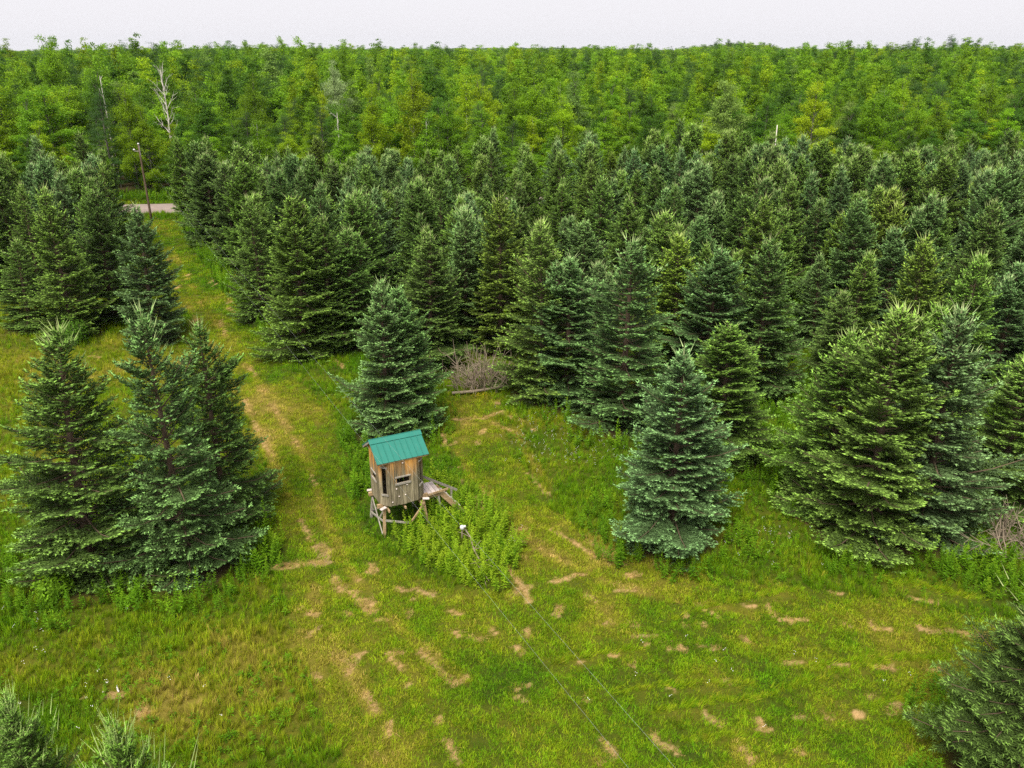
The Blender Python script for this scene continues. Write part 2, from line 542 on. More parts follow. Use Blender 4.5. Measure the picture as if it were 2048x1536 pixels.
def hue_field(x, y, mown, straw, wr):
    """0 lush green .. 1 dry straw yellow"""
    big = fbm(x * 0.16, y * 0.16, 31, 3)
    mid = fbm(x * 0.7, y * 0.7, 41, 3)
    h = 0.30 + 0.55 * (big - 0.5) + 0.55 * (mid - 0.5)
    u, v = proj(x, y, 0 * x)
    h = h + np.where(mown, 0.12, 0.0)
    lane = inside(x, y, LANE)
    h = h + np.where(lane, 0.02 - 0.16 * sstep(30, 60, y), 0)
    for t in TRK:
        d = np.full(np.shape(x), 9.0)
        for a, b in zip(t[:-1], t[1:]):
            d = np.minimum(d, seg_dist(x, y, a, b))
        h = h + 0.27 * (1 - sstep(0.08, 0.34, d)) * sstep(.30, .62, fbm(x * .9, y * .9, 43, 3)) + .05 * (1 - sstep(.2, .8, d))
    # the bottom middle is the greenest turf, the left bottom has a brown thatch
    h = h - 0.22 * np.exp(-(((u - 1320) / 380) ** 2 + ((v - 1420) / 130) ** 2))
    h = h + 0.22 * np.exp(-(((u - 420) / 260) ** 2 + ((v - 1390) / 130) ** 2))
    h = h + 0.30 * np.exp(-(((u - 60) / 300) ** 2 + ((v - 760) / 90) ** 2))
    h = h + 0.05 * wr + 0.25 * straw
    h = h - 0.1 * sstep(70, 92, y) * (~mown)
    return np.clip(h, 0, 1)

# ------------------------------------------------------------------ spruces
def norm(a):
    return a / (np.linalg.norm(a, axis=-1, keepdims=True) + 1e-9)

def shoots_mesh(name, B, D, L, R, T, RN, mats, needles=0, rng=None):
    """every shoot is a small spindle; with needles>0 it also carries that many needle blades"""
    n = len(B)
    D = norm(D)
    ref = np.where(np.abs(D[:, 2:3]) > 0.9, np.array([[1., 0, 0]]), np.array([[0, 0, 1.]]))
    X = norm(np.cross(D, ref)); Y = np.cross(D, X)
    V = np.zeros((n, 4, 3))
    for k in range(3):
        a = 2 * math.pi * k / 3 + RN * 6.28
        V[:, k] = B + D * (L * 0.30)[:, None] + (X * np.cos(a)[:, None] + Y * np.sin(a)[:, None]) * R[:, None]
    V[:, 3] = B + D * L[:, None]
    fs = np.array([(3, 0, 1), (3, 1, 2), (3, 2, 0)])
    F = (np.arange(n)[:, None, None] * 4 + fs[None]).reshape(-1, 3)
    V = V.reshape(-1, 3)
    tt, rr = np.repeat(T, 4), np.repeat(RN, 4)
    if needles:
        k = needles
        s = (np.arange(k)[None] + rng.random((n, k))) / k
        a = rng.random((n, k)) * 6.283
        root = B[:, None] + D[:, None] * (L[:, None] * s)[..., None]
        o = X[:, None] * np.cos(a)[..., None] + Y[:, None] * np.sin(a)[..., None]
        nd = norm(o + D[:, None] * 0.75)
        ln = 0.026 * (0.8 + 0.5 * rng.random((n, k)))[..., None]
        side = norm(np.cross(nd, D[:, None] + 0.01)) * 0.0035
        NV = np.stack([root - side, root + side, root + nd * ln], axis=2).reshape(-1, 3)
        NF = np.arange(len(NV)).reshape(-1, 3) + len(V)
        V = np.vstack([V, NV]); F = np.vstack([F, NF])
        tt = np.concatenate([tt, np.repeat(T, 3 * k)]); rr = np.concatenate([rr, np.repeat(RN, 3 * k)])
    return mesh_np(name, V, F, mats, {"tint": tt, "rnd": rr})

def make_spruce(seed, H=8.0, R=2.2, full=0.75, dens=1.0, needles=0, candle=1.0, gap=0.0, fork=(), leaders=0):
    rng = np.random.default_rng(seed)
    wood = MB()
    lean = rng.normal(0, 0.012, 2)
    zs = np.linspace(0, H - 0.45, 9)
    wood.tube([(lean[0] * z * z / H, lean[1] * z * z / H, z - 0.15) for z in zs], [0.115 * (1 - z / H) ** 0.9 * H / 8 + 0.012 for z in zs], 7)
    Bs, Ds, Ls, Rs, Ts = [], [], [], [], []
    def put(b, d, l, r, t):
        Bs.append(b); Ds.append(d); Ls.append(l); Rs.append(r); Ts.append(t)
    ph = rng.random(6) * 6.28
    def lump(az, z):
        return 1 + 0.15 * math.sin(2 * az + 1.1 * z + ph[0]) + 0.13 * math.sin(3 * az - 1.9 * z + ph[1]) + 0.10 * math.sin(az + 2.7 * z + ph[2])
    def axis(ax, z0, z1, Hx, prof_of, scale):
        az0 = rng.random() * 6
        sector = rng.random(8) * 0.35          # some sides of the tree are thinner than others
        z = z0
        while z < z1:
            t = z / Hx
            prof = prof_of(t)
            nb = int(round((8.5 - 3.0 * t) * (0.8 + 0.4 * rng.random())))
            az0 += 2.4 + rng.random()
            for b in range(nb):
                az = az0 + 2 * math.pi * (b + 0.8 * (rng.random() - 0.5)) / nb
                sec = sector[int((az / (2 * math.pi) * 8)) % 8]
                zb = z + rng.normal(0, 0.10) * (1 - 0.6 * t)
                L = R * scale * prof * (0.66 + 0.48 * rng.random()) * (1 - 0.40 * sec) * lump(az, zb)
                if rng.random() < gap: L *= 0.55
                if rng.random() < 0.09: L *= 1.2
                L = max(L, 0.18)
                bough(ax(zb), t, az, L)
            z += (0.28 + 0.12 * rng.random()) * (1 - 0.42 * t) / (0.5 + 0.5 * dens)
    def bough(org, t, az, L):
            e = math.radians(-12 + 34 * min(1, t / 0.55) ** 1.2 + 40 * max(0, (t - 0.55) / 0.45) + rng.normal(0, 8))
            hdir = np.array([math.cos(az), math.sin(az), 0.0])
            sdir = np.array([-math.sin(az), math.cos(az), 0.0])
            bend = rng.normal(0, 0.10)
            def P(s):
                s = np.asarray(s)[..., None]
                return org + hdir * (L * math.cos(e) * s) + sdir * (L * bend * s * s) + np.array([0, 0, 1.0]) * (L * (math.sin(e) * s - 0.10 * np.sin(math.pi * s) * (1 - t) + 0.13 * s ** 3))
            if L > 0.35:
                ss = np.linspace(0, 0.92, 4)
                wood.tube([tuple(p) for p in P(ss)], list(0.006 + 0.011 * L * (1 - ss)), 3, cap=False)
            # side twigs
            step = 0.088 / dens
            ns = max(3, int(L * 0.78 / step))
            s = 1 - (np.arange(ns) + rng.random(ns) * 0.6) * step / L
            s = s[s > 0.12]
            for side in (-1, 1):
                q = s + rng.normal(0, 0.3 * step / L, len(s))
                q = np.clip(q, 0.1, 1.0)
                p0 = P(q)
                tan = norm(P(np.minimum(q + 0.03, 1.05)) - P(q - 0.03))
                l2 = np.minimum(0.80, (1 - q) * L * 0.62 + 0.10) * (0.65 + 0.6 * rng.random(len(q)))
                ang = np.radians(rng.normal(52, 9, len(q)))
                upj = rng.normal(-0.03 + 0.25 * t, 0.13, len(q))
                d2 = norm(tan * np.cos(ang)[:, None] + side * sdir * np.sin(ang)[:, None] + np.array([0, 0, 1.0]) * upj[:, None])
                # terminal shoot
                le = 0.09 + 0.06 * rng.random(len(q))
                put(p0 + d2 * np.maximum(l2 - le, 0)[:, None], d2, le, 0.020 + 0.007 * rng.random(len(q)), 0.75 + 0.25 * rng.random(len(q)))
                mmax = int(np.ceil(l2.max() / (0.062 / dens)))
                for j in range(mmax):
                    pos = (j + 0.3) * 0.062 / dens
                    ok = (l2 - pos > 0.07)
                    if not ok.any(): continue
                    for s3 in (-1, 1):
                        k = ok.sum()
                        a3 = np.radians(rng.normal(46, 10, k))
                        lat = norm(np.cross(d2[ok], np.array([0, 0, 1.0])))
                        d3 = norm(d2[ok] * np.cos(a3)[:, None] + s3 * lat * np.sin(a3)[:, None] + np.array([0, 0, 1.0]) * (0.10 + rng.normal(0, 0.18, k))[:, None])
                        rem = (l2[ok] - pos)
                        l3 = np.minimum(0.125, 0.065 + rem * 0.25) * (0.75 + 0.5 * rng.random(k))
                        frac = 1 - rem / np.maximum(l2[ok], .01)
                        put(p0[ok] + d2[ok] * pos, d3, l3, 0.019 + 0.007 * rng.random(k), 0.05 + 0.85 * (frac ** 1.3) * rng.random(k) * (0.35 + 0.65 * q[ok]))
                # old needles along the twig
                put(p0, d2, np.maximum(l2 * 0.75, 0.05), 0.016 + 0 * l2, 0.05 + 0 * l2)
            # tip of the branch
            tp = P(np.array([0.94]))
            td = norm(P(np.array([1.0])) - tp)
            put(tp, td + np.array([[0, 0, 0.12]]), np.array([0.15 + 0.08 * rng.random()]), np.array([0.022]), np.array([1.0]))
            if t > 0.72:
                # upright pale candles near the top
                kc = rng.poisson(1.25 * candle)
                for _ in range(kc):
                    q = 0.55 + 0.45 * rng.random()
                    lc = (0.16 + 0.24 * rng.random()) * (0.6 + 0.5 * (t - 0.7) / 0.3)
                    dd = hdir * (0.25 + 0.35 * rng.random()) + sdir * rng.normal(0, 0.25) + np.array([0, 0, 1.0])
                    put(P(np.array([q])), dd[None], np.array([lc * 1.55]), np.array([0.012]), np.array([1.25 + 0.35 * rng.random()]))
    base_prof = lambda t: (1 - t) ** full * (0.84 + 0.16 * min(1, t / 0.12)) * (0.42 + 0.58 * min(1, (1 - t) / 0.22)) + 0.03
    main = lambda z: np.array([lean[0] * z * z / H, lean[1] * z * z / H, z])
    axis(main, 0.20, H - 0.35, H, base_prof, 1.0)
    for (zf, fa, fo, zt) in fork:
        fdir = np.array([math.cos(fa), math.sin(fa), 0.0])
        second = lambda z: main(min(z, zf * H)) * [1, 1, 0] + [0, 0, z] + fdir * fo * min(1.0, (z - zf * H) / (0.5 * (zt - zf) * H) + .25)
        axis(second, (zf + .02) * H, zt * H - .3, zt * H, lambda t: (1 - t) ** .75 * 1.05 + .03, 1.0)
        wood.tube([tuple(main(zf * H)), tuple(second(zf * H + .4)), tuple(second(zt * H - .3))], [.04, .035, .015], 5)
        put(second(zt * H - .35)[None], np.array([[0.02, 0.03, 1.0]]), np.array([0.5]), np.array([0.016]), np.array([1.6]))
    # leader with its ring of candles
    top = np.array([lean[0] * H, lean[1] * H, H - 0.55])
    put(top[None], np.array([[0.02, 0.01, 1.0]]), np.array([0.75]), np.array([0.020]), np.array([1.7]))
    for i in range(int(10 * candle)):
        a = rng.random() * 6.283
        zz = rng.random() * 0.5
        put((top - [0, 0, zz])[None], np.array([[math.cos(a) * .75, math.sin(a) * .75, 1.0]]), np.array([0.22 + 0.4 * rng.random() * (0.5 + zz)]), np.array([0.017]), np.array([1.3]))
    for i in range(leaders):
        a = i * 2.4; rr = 0.25 + 0.75 * rng.random(); q = rng.random()
        put((top + [math.cos(a) * rr, math.sin(a) * rr, -0.25 - 0.75 * rr])[None], np.array([[math.cos(a) * (.25 + .5 * q), math.sin(a) * (.25 + .5 * q), 1.0]]), np.array([0.40 + 0.50 * rng.random()]), np.array([0.020]), np.array([1.5]))
    B = np.vstack(Bs); D = np.vstack(Ds); Lh = np.concatenate(Ls); Rr = np.concatenate(Rs); T = np.concatenate(Ts)
    RN = rng.random(len(B))
    if needles: Rr = Rr * 0.62
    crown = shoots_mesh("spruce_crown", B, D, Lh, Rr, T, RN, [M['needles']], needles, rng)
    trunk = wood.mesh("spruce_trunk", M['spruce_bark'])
    return crown, trunk, H, R

SPR = [make_spruce(11, 8.0, 2.15, 0.62, 1.0, gap=0.08),
       make_spruce(12, 8.0, 2.15, 0.56, 1.0, gap=0.18, fork=((.70, 1.0, .55, .96),)),
       make_spruce(13, 8.0, 2.15, 0.66, 0.95, gap=0.10, candle=1.7),
       make_spruce(14, 8.0, 2.15, 0.48, 1.0, gap=0.05, candle=0.9),
       make_spruce(15, 8.0, 2.15, 0.60, 0.9, gap=0.24, candle=1.4),
       make_spruce(16, 8.0, 2.15, 0.54, 0.95, gap=0.12, candle=1.5, fork=((.62, 3.0, .75, .90), (.72, 5.2, .45, .97))),
       make_spruce(17, 8.0, 2.15, 0.70, 0.95, gap=0.16, candle=1.2)]
SPR_NEAR = make_spruce(21, 8.0, 2.1, 0.56, 1.0, needles=14, candle=2.2, leaders=26)
print("spruce tris", [len(x[0].polygons) for x in SPR], len(SPR_NEAR[0].polygons))

SPRUCE_COL = {'b': (0.098, 0.176, 0.053, 1), 'g': (0.102, 0.180, 0.027, 1), 'y': (0.114, 0.180, 0.020, 1), 'd': (0.074, 0.136, 0.027, 1)}
RND = random.Random(4)

def put_spruce(x, y, h, r, kind, label, group=None, var=None, near=False):
    crown, trunk, H0, R0 = SPR_NEAR if near else SPR[RND.randrange(len(SPR)) if var is None else var]
    o = empty("spruce_tree", (x, y, float(terrain(np.array([x]), np.array([y]))[0]) - 0.02), RND.random() * 6.28)
    kx = RND.uniform(.92, 1.08)
    o.scale = (r / R0 * kx, r / R0 / kx, h / H0)
    o.rotation_euler = (RND.gauss(0, .018), RND.gauss(0, .018), o.rotation_euler[2])
    tag(o, label, "spruce", group)
    c = SPRUCE_COL[kind]
    k = 1 + RND.uniform(-0.13, 0.13)
    c = (c[0] * k * RND.uniform(.93, 1.07), c[1] * k, c[2] * k * RND.uniform(.85, 1.15), 1)
    for nm, me in (("trunk", trunk), ("crown", crown)):
        p = link(bpy.data.objects.new(nm, me), o)
        p.color = c
    TREE_XY.append((x, y, r))
    return o

# trees one can pick out singly: tip pixel, row of the foot, crown radius, colour, variant, label
HAND = [
 (80,652,1140,2.45,'g',2,"large green spruce with pale candles beside the lumpy blue-green spruce"),
 (288,605,1135,2.25,'b',4,"large lumpy blue-green spruce with a ragged open top beside the mown lane"),
 (393,632,1035,1.9,'d',6,"darker spruce pressed behind the lumpy blue-green spruce, on its lane side"),
 (265,408,680,2.1,'b',0,"dense silvery-green spruce standing at the lane's edge in front of the dark spruces"),
 (87,372,668,2.3,'g',2,"broad green spruce behind the strip of yellow grass"),
 (760,556,868,1.95,'b',2,"spruce with a forked pale-tipped top right behind the hunting blind"),
 (803,572,850,1.8,'b',3,"slimmer spruce grown together with the one behind the hunting blind"),
 (852,462,725,2.3,'d',0,"dark spruce between the brush pile and the blind's spruce"),
 (582,392,705,2.45,'g',3,"broad dark green spruce at the lane's bend with boughs down to the grass"),
 (408,305,500,2.3,'d',1,"dark spruce at the lane's mouth across from the utility pole"),
 (1000,388,700,2.3,'y',0,"tall yellowish spruce with a long bare leader behind the brush pile"),
 (1090,438,790,2.45,'g',4,"bright green spruce just right of the brush pile"),
 (1140,508,800,2.3,'b',1,"blunt-topped spruce squeezed beside the bright green spruce near the brush pile"),
 (1262,468,842,2.85,'b',4,"wide open-branched blue-green spruce on the far edge of the clearing"),
 (1366,462,735,2.35,'y',2,"fresh yellow-green spruce behind the wide open-branched one"),
 (1430,495,770,2.4,'b',3,"blue-green spruce behind the round-topped spruce"),
 (1545,470,790,2.3,'d',0,"dark slim spruce beside the overgrown gap"),
 (1370,688,1072,2.35,'b',0,"silvery blue spruce standing alone out in the clearing"),
 (1465,645,915,2.3,'g',3,"round-topped spruce right behind the lone silvery spruce"),
 (1690,575,770,1.6,'d',2,"small dark spruce at the back of the overgrown gap"),
 (1712,652,1000,2.2,'g',2,"green spruce with thin curling tips at the left of the big clump"),
 (1812,612,1075,2.4,'g',1,"tallest spruce of the big clump by the weedy bank"),
 (1935,606,1060,2.45,'b',2,"spruce with a spray of pale upright candles in the big clump"),
 (1530,388,690,2.2,'g',0,"tall pale-tipped spruce rising behind the overgrown gap"),
 (2060,720,1000,2.1,'g',1,"green spruce behind the dead branches past the big clump"),
 (2150,1150,1550,2.3,'d',None,"dark blue-green spruce beside the mown turf, boughs to the ground"),
 (8,1400,None,1.5,'g',None,"small dense blue spruce with a rounded top"),
 (240,1428,None,1.7,'g',None,"spruce top with long pale bare leaders beside the small dense blue spruce"),
 (22,478,655,2.1,'g',4,"green spruce behind the strip of yellow grass, next to the broad one"),
 (178,380,640,2.0,'d',3,"dark spruce between the broad green spruce and the silvery-green one"),
 (690,455,690,2.1,'d',1,"dark spruce at the lane's bend behind the broad dark green one"),
 (640,425,700,1.9,'d',0,"dark slim spruce touching the broad one at the lane's bend"),
 (925,412,690,2.0,'b',2,"bluish spruce right behind the brush pile"),
 (500,388,640,2.0,'g',4,"green spruce beside the lane before its bend"),
 (1165,470,560,0.85,'b',3,"very small young spruce in the grassy gap between rows"),
]
for (u, v, vb, r, kd, var, lab) in HAND:
    if vb is None:
        h = 6.3 if u < 100 else 8.6
        x, y = gp(u, v, h)
    else:
        x, y, h = tree_from_pixels(u, v, vb)
    put_spruce(x, y, h, r * (1.0 if vb is None else 1.20), kd, lab, None, var, near=(var is None))

# the rest of the plantation, in loose rows; tips seen singly in the photograph first, then the rows behind
FRONT = [(-600,560),(0,620),(60,620),(200,600),(270,540),(300,470),(362,462),(400,470),(470,540),(530,600),(600,640),(700,680),(820,690),(930,700),(1000,700),(1130,760),(1300,760),(1400,740),(1550,720),(1640,700),(1700,800),(1800,930),(2050,930),(2700,1050)]
fu = np.array([p[0] for p in FRONT], float); fv = np.array([p[1] for p in FRONT], float)
LANE_GAP = poly_px([(250,440),(262,470),(330,520),(345,600),(400,680),(520,760),(600,740),(470,590),(395,470),(372,440),(366,405),(262,405)])
OPENSPOT = [(gp(1170,505), 2.6), (gp(1600,650), 2.0), (gp(1590,800), 2.2), (gp(560,730), 0.8)] + [((gp(292, 400)[0] * q / gp(292, 400)[1], q), 2.7) for q in range(58, 90, 2)]
def try_spot(x, y, dmin):
    u, v = proj(x, y, 0)
    if v > np.interp(u, fu, fv): return False
    if y > road_y(x) - 5.5: return False
    if inside(np.array([x]), np.array([y]), LANE_GAP)[0]: return False
    for (c, r) in OPENSPOT:
        if math.hypot(x - c[0], y - c[1]) < r: return False
    for (a, b, r) in TREE_XY:
        if (x - a) ** 2 + (y - b) ** 2 < dmin * dmin: return False
    return True
TIPS = [(160,262,9.0,'d'),(78,298,8.0,'d'),(10,300,8.5,'g'),(225,330,7.6,'d'),(172,372,7.6,'g'),(8,470,8,'g'),(482,282,8.2,'d'),(505,385,7.4,'g'),(640,420,7.8,'d'),
 (700,352,8,'b'),(752,372,8,'b'),(830,352,8.2,'g'),(925,410,8.0,'b'),(880,330,8.2,'g'),(600,335,8.0,'d'),(1480,482,8,'b'),(1200,350,8.6,'g'),(1860,468,8.4,'y'),(1955,500,8.2,'g'),
 (1785,372,8.6,'y'),(1860,385,8.4,'b'),(1700,330,8.2,'b'),(1580,330,8.4,'d'),(1420,300,8.5,'g'),(1330,420,8,'g'),(1620,440,8.4,'g'),(2040,560,8.2,'g'),(1990,395,8.4,'d')]
GRP_L = "spruces of the plantation on the utility pole's side of the lane"
GRP_R = "spruces of the dense plantation between the clearing and the gravel road"
NAME_K = {'b': 'bluish', 'g': 'mid green', 'y': 'yellow-green', 'd': 'dark green'}
ORD = ('first', 'second', 'third', 'fourth', 'fifth', 'sixth', 'seventh', 'eighth', 'ninth', 'tenth', 'eleventh', 'twelfth', 'thirteenth', 'fourteenth', 'fifteenth', 'sixteenth', 'seventeenth', 'eighteenth', 'nineteenth', 'twentieth')
def fill_label(kd, x, y, h, r):
    sz = ('short' if h < 7.5 else 'tall' if h > 8.6 else 'middling') + (' broad' if r / h > .32 else ' slim' if r / h < .295 else '')
    u, v = proj(x, y, 0)
    if u < 330 + 0.05 * (v - 430) and x < gp(330, 520)[0] + 12 and u < 345:
        row = ORD[min(len(ORD) - 1, int((road_y(x) - 5.5 - y) / 3.3))]
        return f"{sz} {NAME_K[kd]} spruce in the pole-side block, {row} row from the gravel road", f"{sz} {NAME_K[kd]} spruces, {row} row, " + GRP_L
    row = ORD[min(len(ORD) - 1, int((road_y(x) - 5.5 - y) / 3.3))]
    return f"{sz} {NAME_K[kd]} spruce in the plantation's {row} row from the gravel road", f"{sz} {NAME_K[kd]} spruces, {row} row"
nfill = 0
for (u, v, h, kd) in TIPS:
    x, y = gp(u, v, h)
    if try_spot(x, y, 1.7):
        put_spruce(x, y, h, h * 0.29, kd, *fill_label(kd, x, y, h, h * .29)); nfill += 1
rows = []
yy = 30.0
while yy < 118:
    xx = -75.0
    while xx < 95:
        rows.append((xx + RND.uniform(-.8, .8), yy + RND.uniform(-.7, .7)))
        xx += 3.45
    yy += 3.4
for (x, y) in rows:
    fw = y * CP + CAM_H * SP
    if abs(x) > fw * 0.68 + 2: continue
    if RND.random() < 0.05 or not try_spot(x, y, 2.4): continue
    h = RND.gauss(8.0, 0.75) * (0.95 + 0.12 * math.sin(x * 0.11 + y * 0.07))
    h = min(max(h, 5.0), 9.8)
    kd = RND.choices('bgyd', (30, 44, 4, 22))[0]
    r = min(max(h * RND.uniform(0.255, 0.335), 1.55), 2.8)
    put_spruce(x, y, h, r, kd, *fill_label(kd, x, y, h, r)); nfill += 1
print("plantation spruces", nfill)

# ------------------------------------------------------------------ ground sheet
def graded(lo, hi, step, far, g):
    a = list(np.arange(lo, hi, step))
    s, p = step, a[-1]
    while p < far:
        s *= g; p += s; a.append(p)
    return a
xs_r = graded(0, 24, 0.16, 4600, 1.10)
xs = np.array([-v for v in xs_r[1:][::-1]] + xs_r)
ys_f = graded(13, 44, 0.15, 5200, 1.045)
ys = np.array([-40, -10, 4, 9, 12] + ys_f)
GX, GY = np.meshgrid(xs, ys)
gx, gy = GX.ravel(), GY.ravel()
mown, weed, straw, wr = masks(gx, gy)
hue = hue_field(gx, gy, mown, straw, wr)
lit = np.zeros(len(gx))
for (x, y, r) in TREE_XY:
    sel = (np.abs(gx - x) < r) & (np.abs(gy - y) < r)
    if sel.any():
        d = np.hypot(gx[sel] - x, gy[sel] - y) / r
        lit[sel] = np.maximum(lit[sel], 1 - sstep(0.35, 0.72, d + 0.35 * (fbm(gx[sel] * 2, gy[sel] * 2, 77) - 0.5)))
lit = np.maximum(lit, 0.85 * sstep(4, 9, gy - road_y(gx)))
gz = terrain(gx, gy) + 0.06 * wr + np.where(gy < 60, 0.05 * (fbm(gx * 1.6, gy * 1.6, 8, 3) - 0.5), 0)
nx, ny = len(xs), len(ys)
ii = (np.arange(ny - 1)[:, None] * nx + np.arange(nx - 1)[None]).ravel()
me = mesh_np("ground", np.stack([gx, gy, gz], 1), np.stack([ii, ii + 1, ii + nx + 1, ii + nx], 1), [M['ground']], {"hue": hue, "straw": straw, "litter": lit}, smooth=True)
tag(link(bpy.data.objects.new("ground", me)), kind="structure")

# gravel road: a cambered strip with soft ragged edges
t = NT("gravel")
geo = t.n("ShaderNodeNewGeometry")
n1 = t.noise(3.0, 5, 0.7, geo.outputs["Position"]); n2 = t.noise(0.35, 3, 0.6, geo.outputs["Position"])
c = t.mix(n2.outputs["Fac"], (0.19, 0.145, 0.125), (0.29, 0.235, 0.210))
c = t.mix(1.0, c, t.math('MULTIPLY_ADD', n1.outputs["Fac"], 0.7, 0.65), 'MULTIPLY')
t.princ(c, 0.95, 0.1, n1.outputs["Fac"], 0.4, 0.03)
M['gravel'] = t.m
rx = np.arange(-130, 150, 1.0)
V, F = [], []
prof = [(-3.0, -0.03), (-2.5, 0.05), (-1.2, 0.10), (0, 0.13), (1.2, 0.10), (2.5, 0.05), (3.0, -0.03)]
for i, x in enumerate(rx):
    for (o_, z_) in prof:
        e_ = RND.uniform(-.12, .12) if abs(o_) > 2.4 else 0
        V.append((x, road_y(x) + o_ + e_, z_ + 0.03))
k = len(prof)
for i in range(len(rx) - 1):
    for j in range(k - 1):
        a = i * k + j
        F.append((a, a + k, a + k + 1, a + 1))
tag(link(bpy.data.objects.new("gravel_road", mesh_np("gravel_road", V, F, [M['gravel']], smooth=True))), kind="structure")

# ------------------------------------------------------------------ hunting blind on stilts
def m_planks():
    t = NT("weathered_boards")
    tc = t.n("ShaderNodeTexCoord")
    mp = t.n("ShaderNodeMapping"); mp.inputs["Scale"].default_value = (9, 9, 0.55)
    t.l(tc.outputs["Object"], mp.inputs[0])
    oi = t.n("ShaderNodeObjectInfo")
    off = t.n("ShaderNodeVectorMath", operation='ADD'); t.l(mp.outputs[0], off.inputs[0])
    cb = t.n("ShaderNodeCombineXYZ"); t.l(t.math('MULTIPLY', oi.outputs["Random"], 50.0), cb.inputs[2]); t.l(cb.outputs[0], off.inputs[1])
    g = t.noise(3.0, 6, 0.7, off.outputs[0])
    blot = t.noise(1.1, 4, 0.6, off.outputs[0])
    sp = t.n("ShaderNodeSeparateXYZ"); t.l(tc.outputs["Object"], sp.inputs[0])
    # boards kept dry just below the eaves stay orange, the rest has greyed
    h = t.math('MULTIPLY_ADD', sp.outputs[2], 1.15, -2.50)
    h = t.math('ADD', h, t.math('MULTIPLY_ADD', blot.outputs["Fac"], 2.0, -1.05))
    h = t.math('ADD', h, t.math('MULTIPLY_ADD', oi.outputs["Random"], 0.5, -0.2), clamp=True)
    grey = t.ramp(g.outputs["Fac"], [(0.3, (0.070, 0.060, 0.036)), (0.5, (0.20, 0.170, 0.105)), (0.72, (0.40, 0.34, 0.23))])
    ora = t.ramp(g.outputs["Fac"], [(0.3, (0.20, 0.085, 0.018)), (0.5, (0.44, 0.21, 0.05)), (0.72, (0.60, 0.34, 0.11))])
    c = t.mix(h, grey, ora)
    c = t.mix(1.0, c, t.math('MULTIPLY_ADD', oi.outputs["Random"], 0.5, 0.72), 'MULTIPLY')
    t.princ(c, 0.85, 0.2, g.outputs["Fac"], 0.5, 0.006)
    return t.m
def m_wood(name, a, b, c_):
    t = NT(name)
    tc = t.n("ShaderNodeTexCoord")
    oi = t.n("ShaderNodeObjectInfo")
    g = t.noise(14.0, 6, 0.7, tc.outputs["Object"])
    c = t.ramp(g.outputs["Fac"], [(0.3, a), (0.5, b), (0.72, c_)])
    c = t.mix(1.0, c, t.math('MULTIPLY_ADD', oi.outputs["Random"], 0.4, 0.8), 'MULTIPLY')
    t.princ(c, 0.85, 0.2, g.outputs["Fac"], 0.4, 0.005)
    return t.m
M['plank'] = m_planks()
M['grey_wood'] = m_wood("grey_wood", (0.16, 0.14, 0.115), (0.30, 0.27, 0.225), (0.46, 0.42, 0.36))
M['tan_wood'] = m_wood("tan_timber", (0.16, 0.10, 0.05), (0.33, 0.225, 0.12), (0.50, 0.37, 0.22))
M['deck_wood'] = m_wood("pale_deck_boards", (0.38, 0.31, 0.28), (0.56, 0.48, 0.44), (0.70, 0.62, 0.57))
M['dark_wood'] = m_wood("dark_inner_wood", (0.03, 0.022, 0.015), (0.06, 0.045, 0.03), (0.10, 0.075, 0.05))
t = NT("green_sheet_metal")
tc = t.n("ShaderNodeTexCoord"); n1 = t.noise(2.5, 4, 0.6, tc.outputs["Object"]); n2 = t.noise(60, 2, 0.5, tc.outputs["Object"])
c = t.mix(n1.outputs["Fac"], (0.010, 0.135, 0.100), (0.016, 0.172, 0.130))
c = t.mix(1.0, c, t.math('MULTIPLY_ADD', n2.outputs["Fac"], 0.25, 0.87), 'MULTIPLY')
mp = t.n("ShaderNodeMapping"); mp.inputs["Scale"].default_value = (14, 1.2, 1.2); t.l(tc.outputs["Object"], mp.inputs[0])
n3 = t.noise(1.5, 5, 0.65, mp.outputs[0])
c = t.mix(t.math('MULTIPLY', t.math('SUBTRACT', n3.outputs["Fac"], 0.54, clamp=True), 1.2, clamp=True), c, (0.10, 0.12, 0.085))
t.princ(c, t.math('MULTIPLY_ADD', n1.outputs["Fac"], 0.2, 0.38), 0.4)
M['roof'] = t.m
t = NT("white_plastic"); tc = t.n("ShaderNodeTexCoord"); n1 = t.noise(8, 4, .6, tc.outputs["Object"])
t.princ(t.mix(n1.outputs["Fac"], (0.45, 0.42, 0.40), (0.72, 0.70, 0.70)), 0.6, 0.3)
M['white'] = t.m
t = NT("galvanised_wire"); t.princ((0.30, 0.33, 0.30), 0.6, 0.3); M['wire'] = t.m
t = NT("blued_steel"); t.princ((0.25, 0.25, 0.25), 0.5, 0.5); M['steel'] = t.m

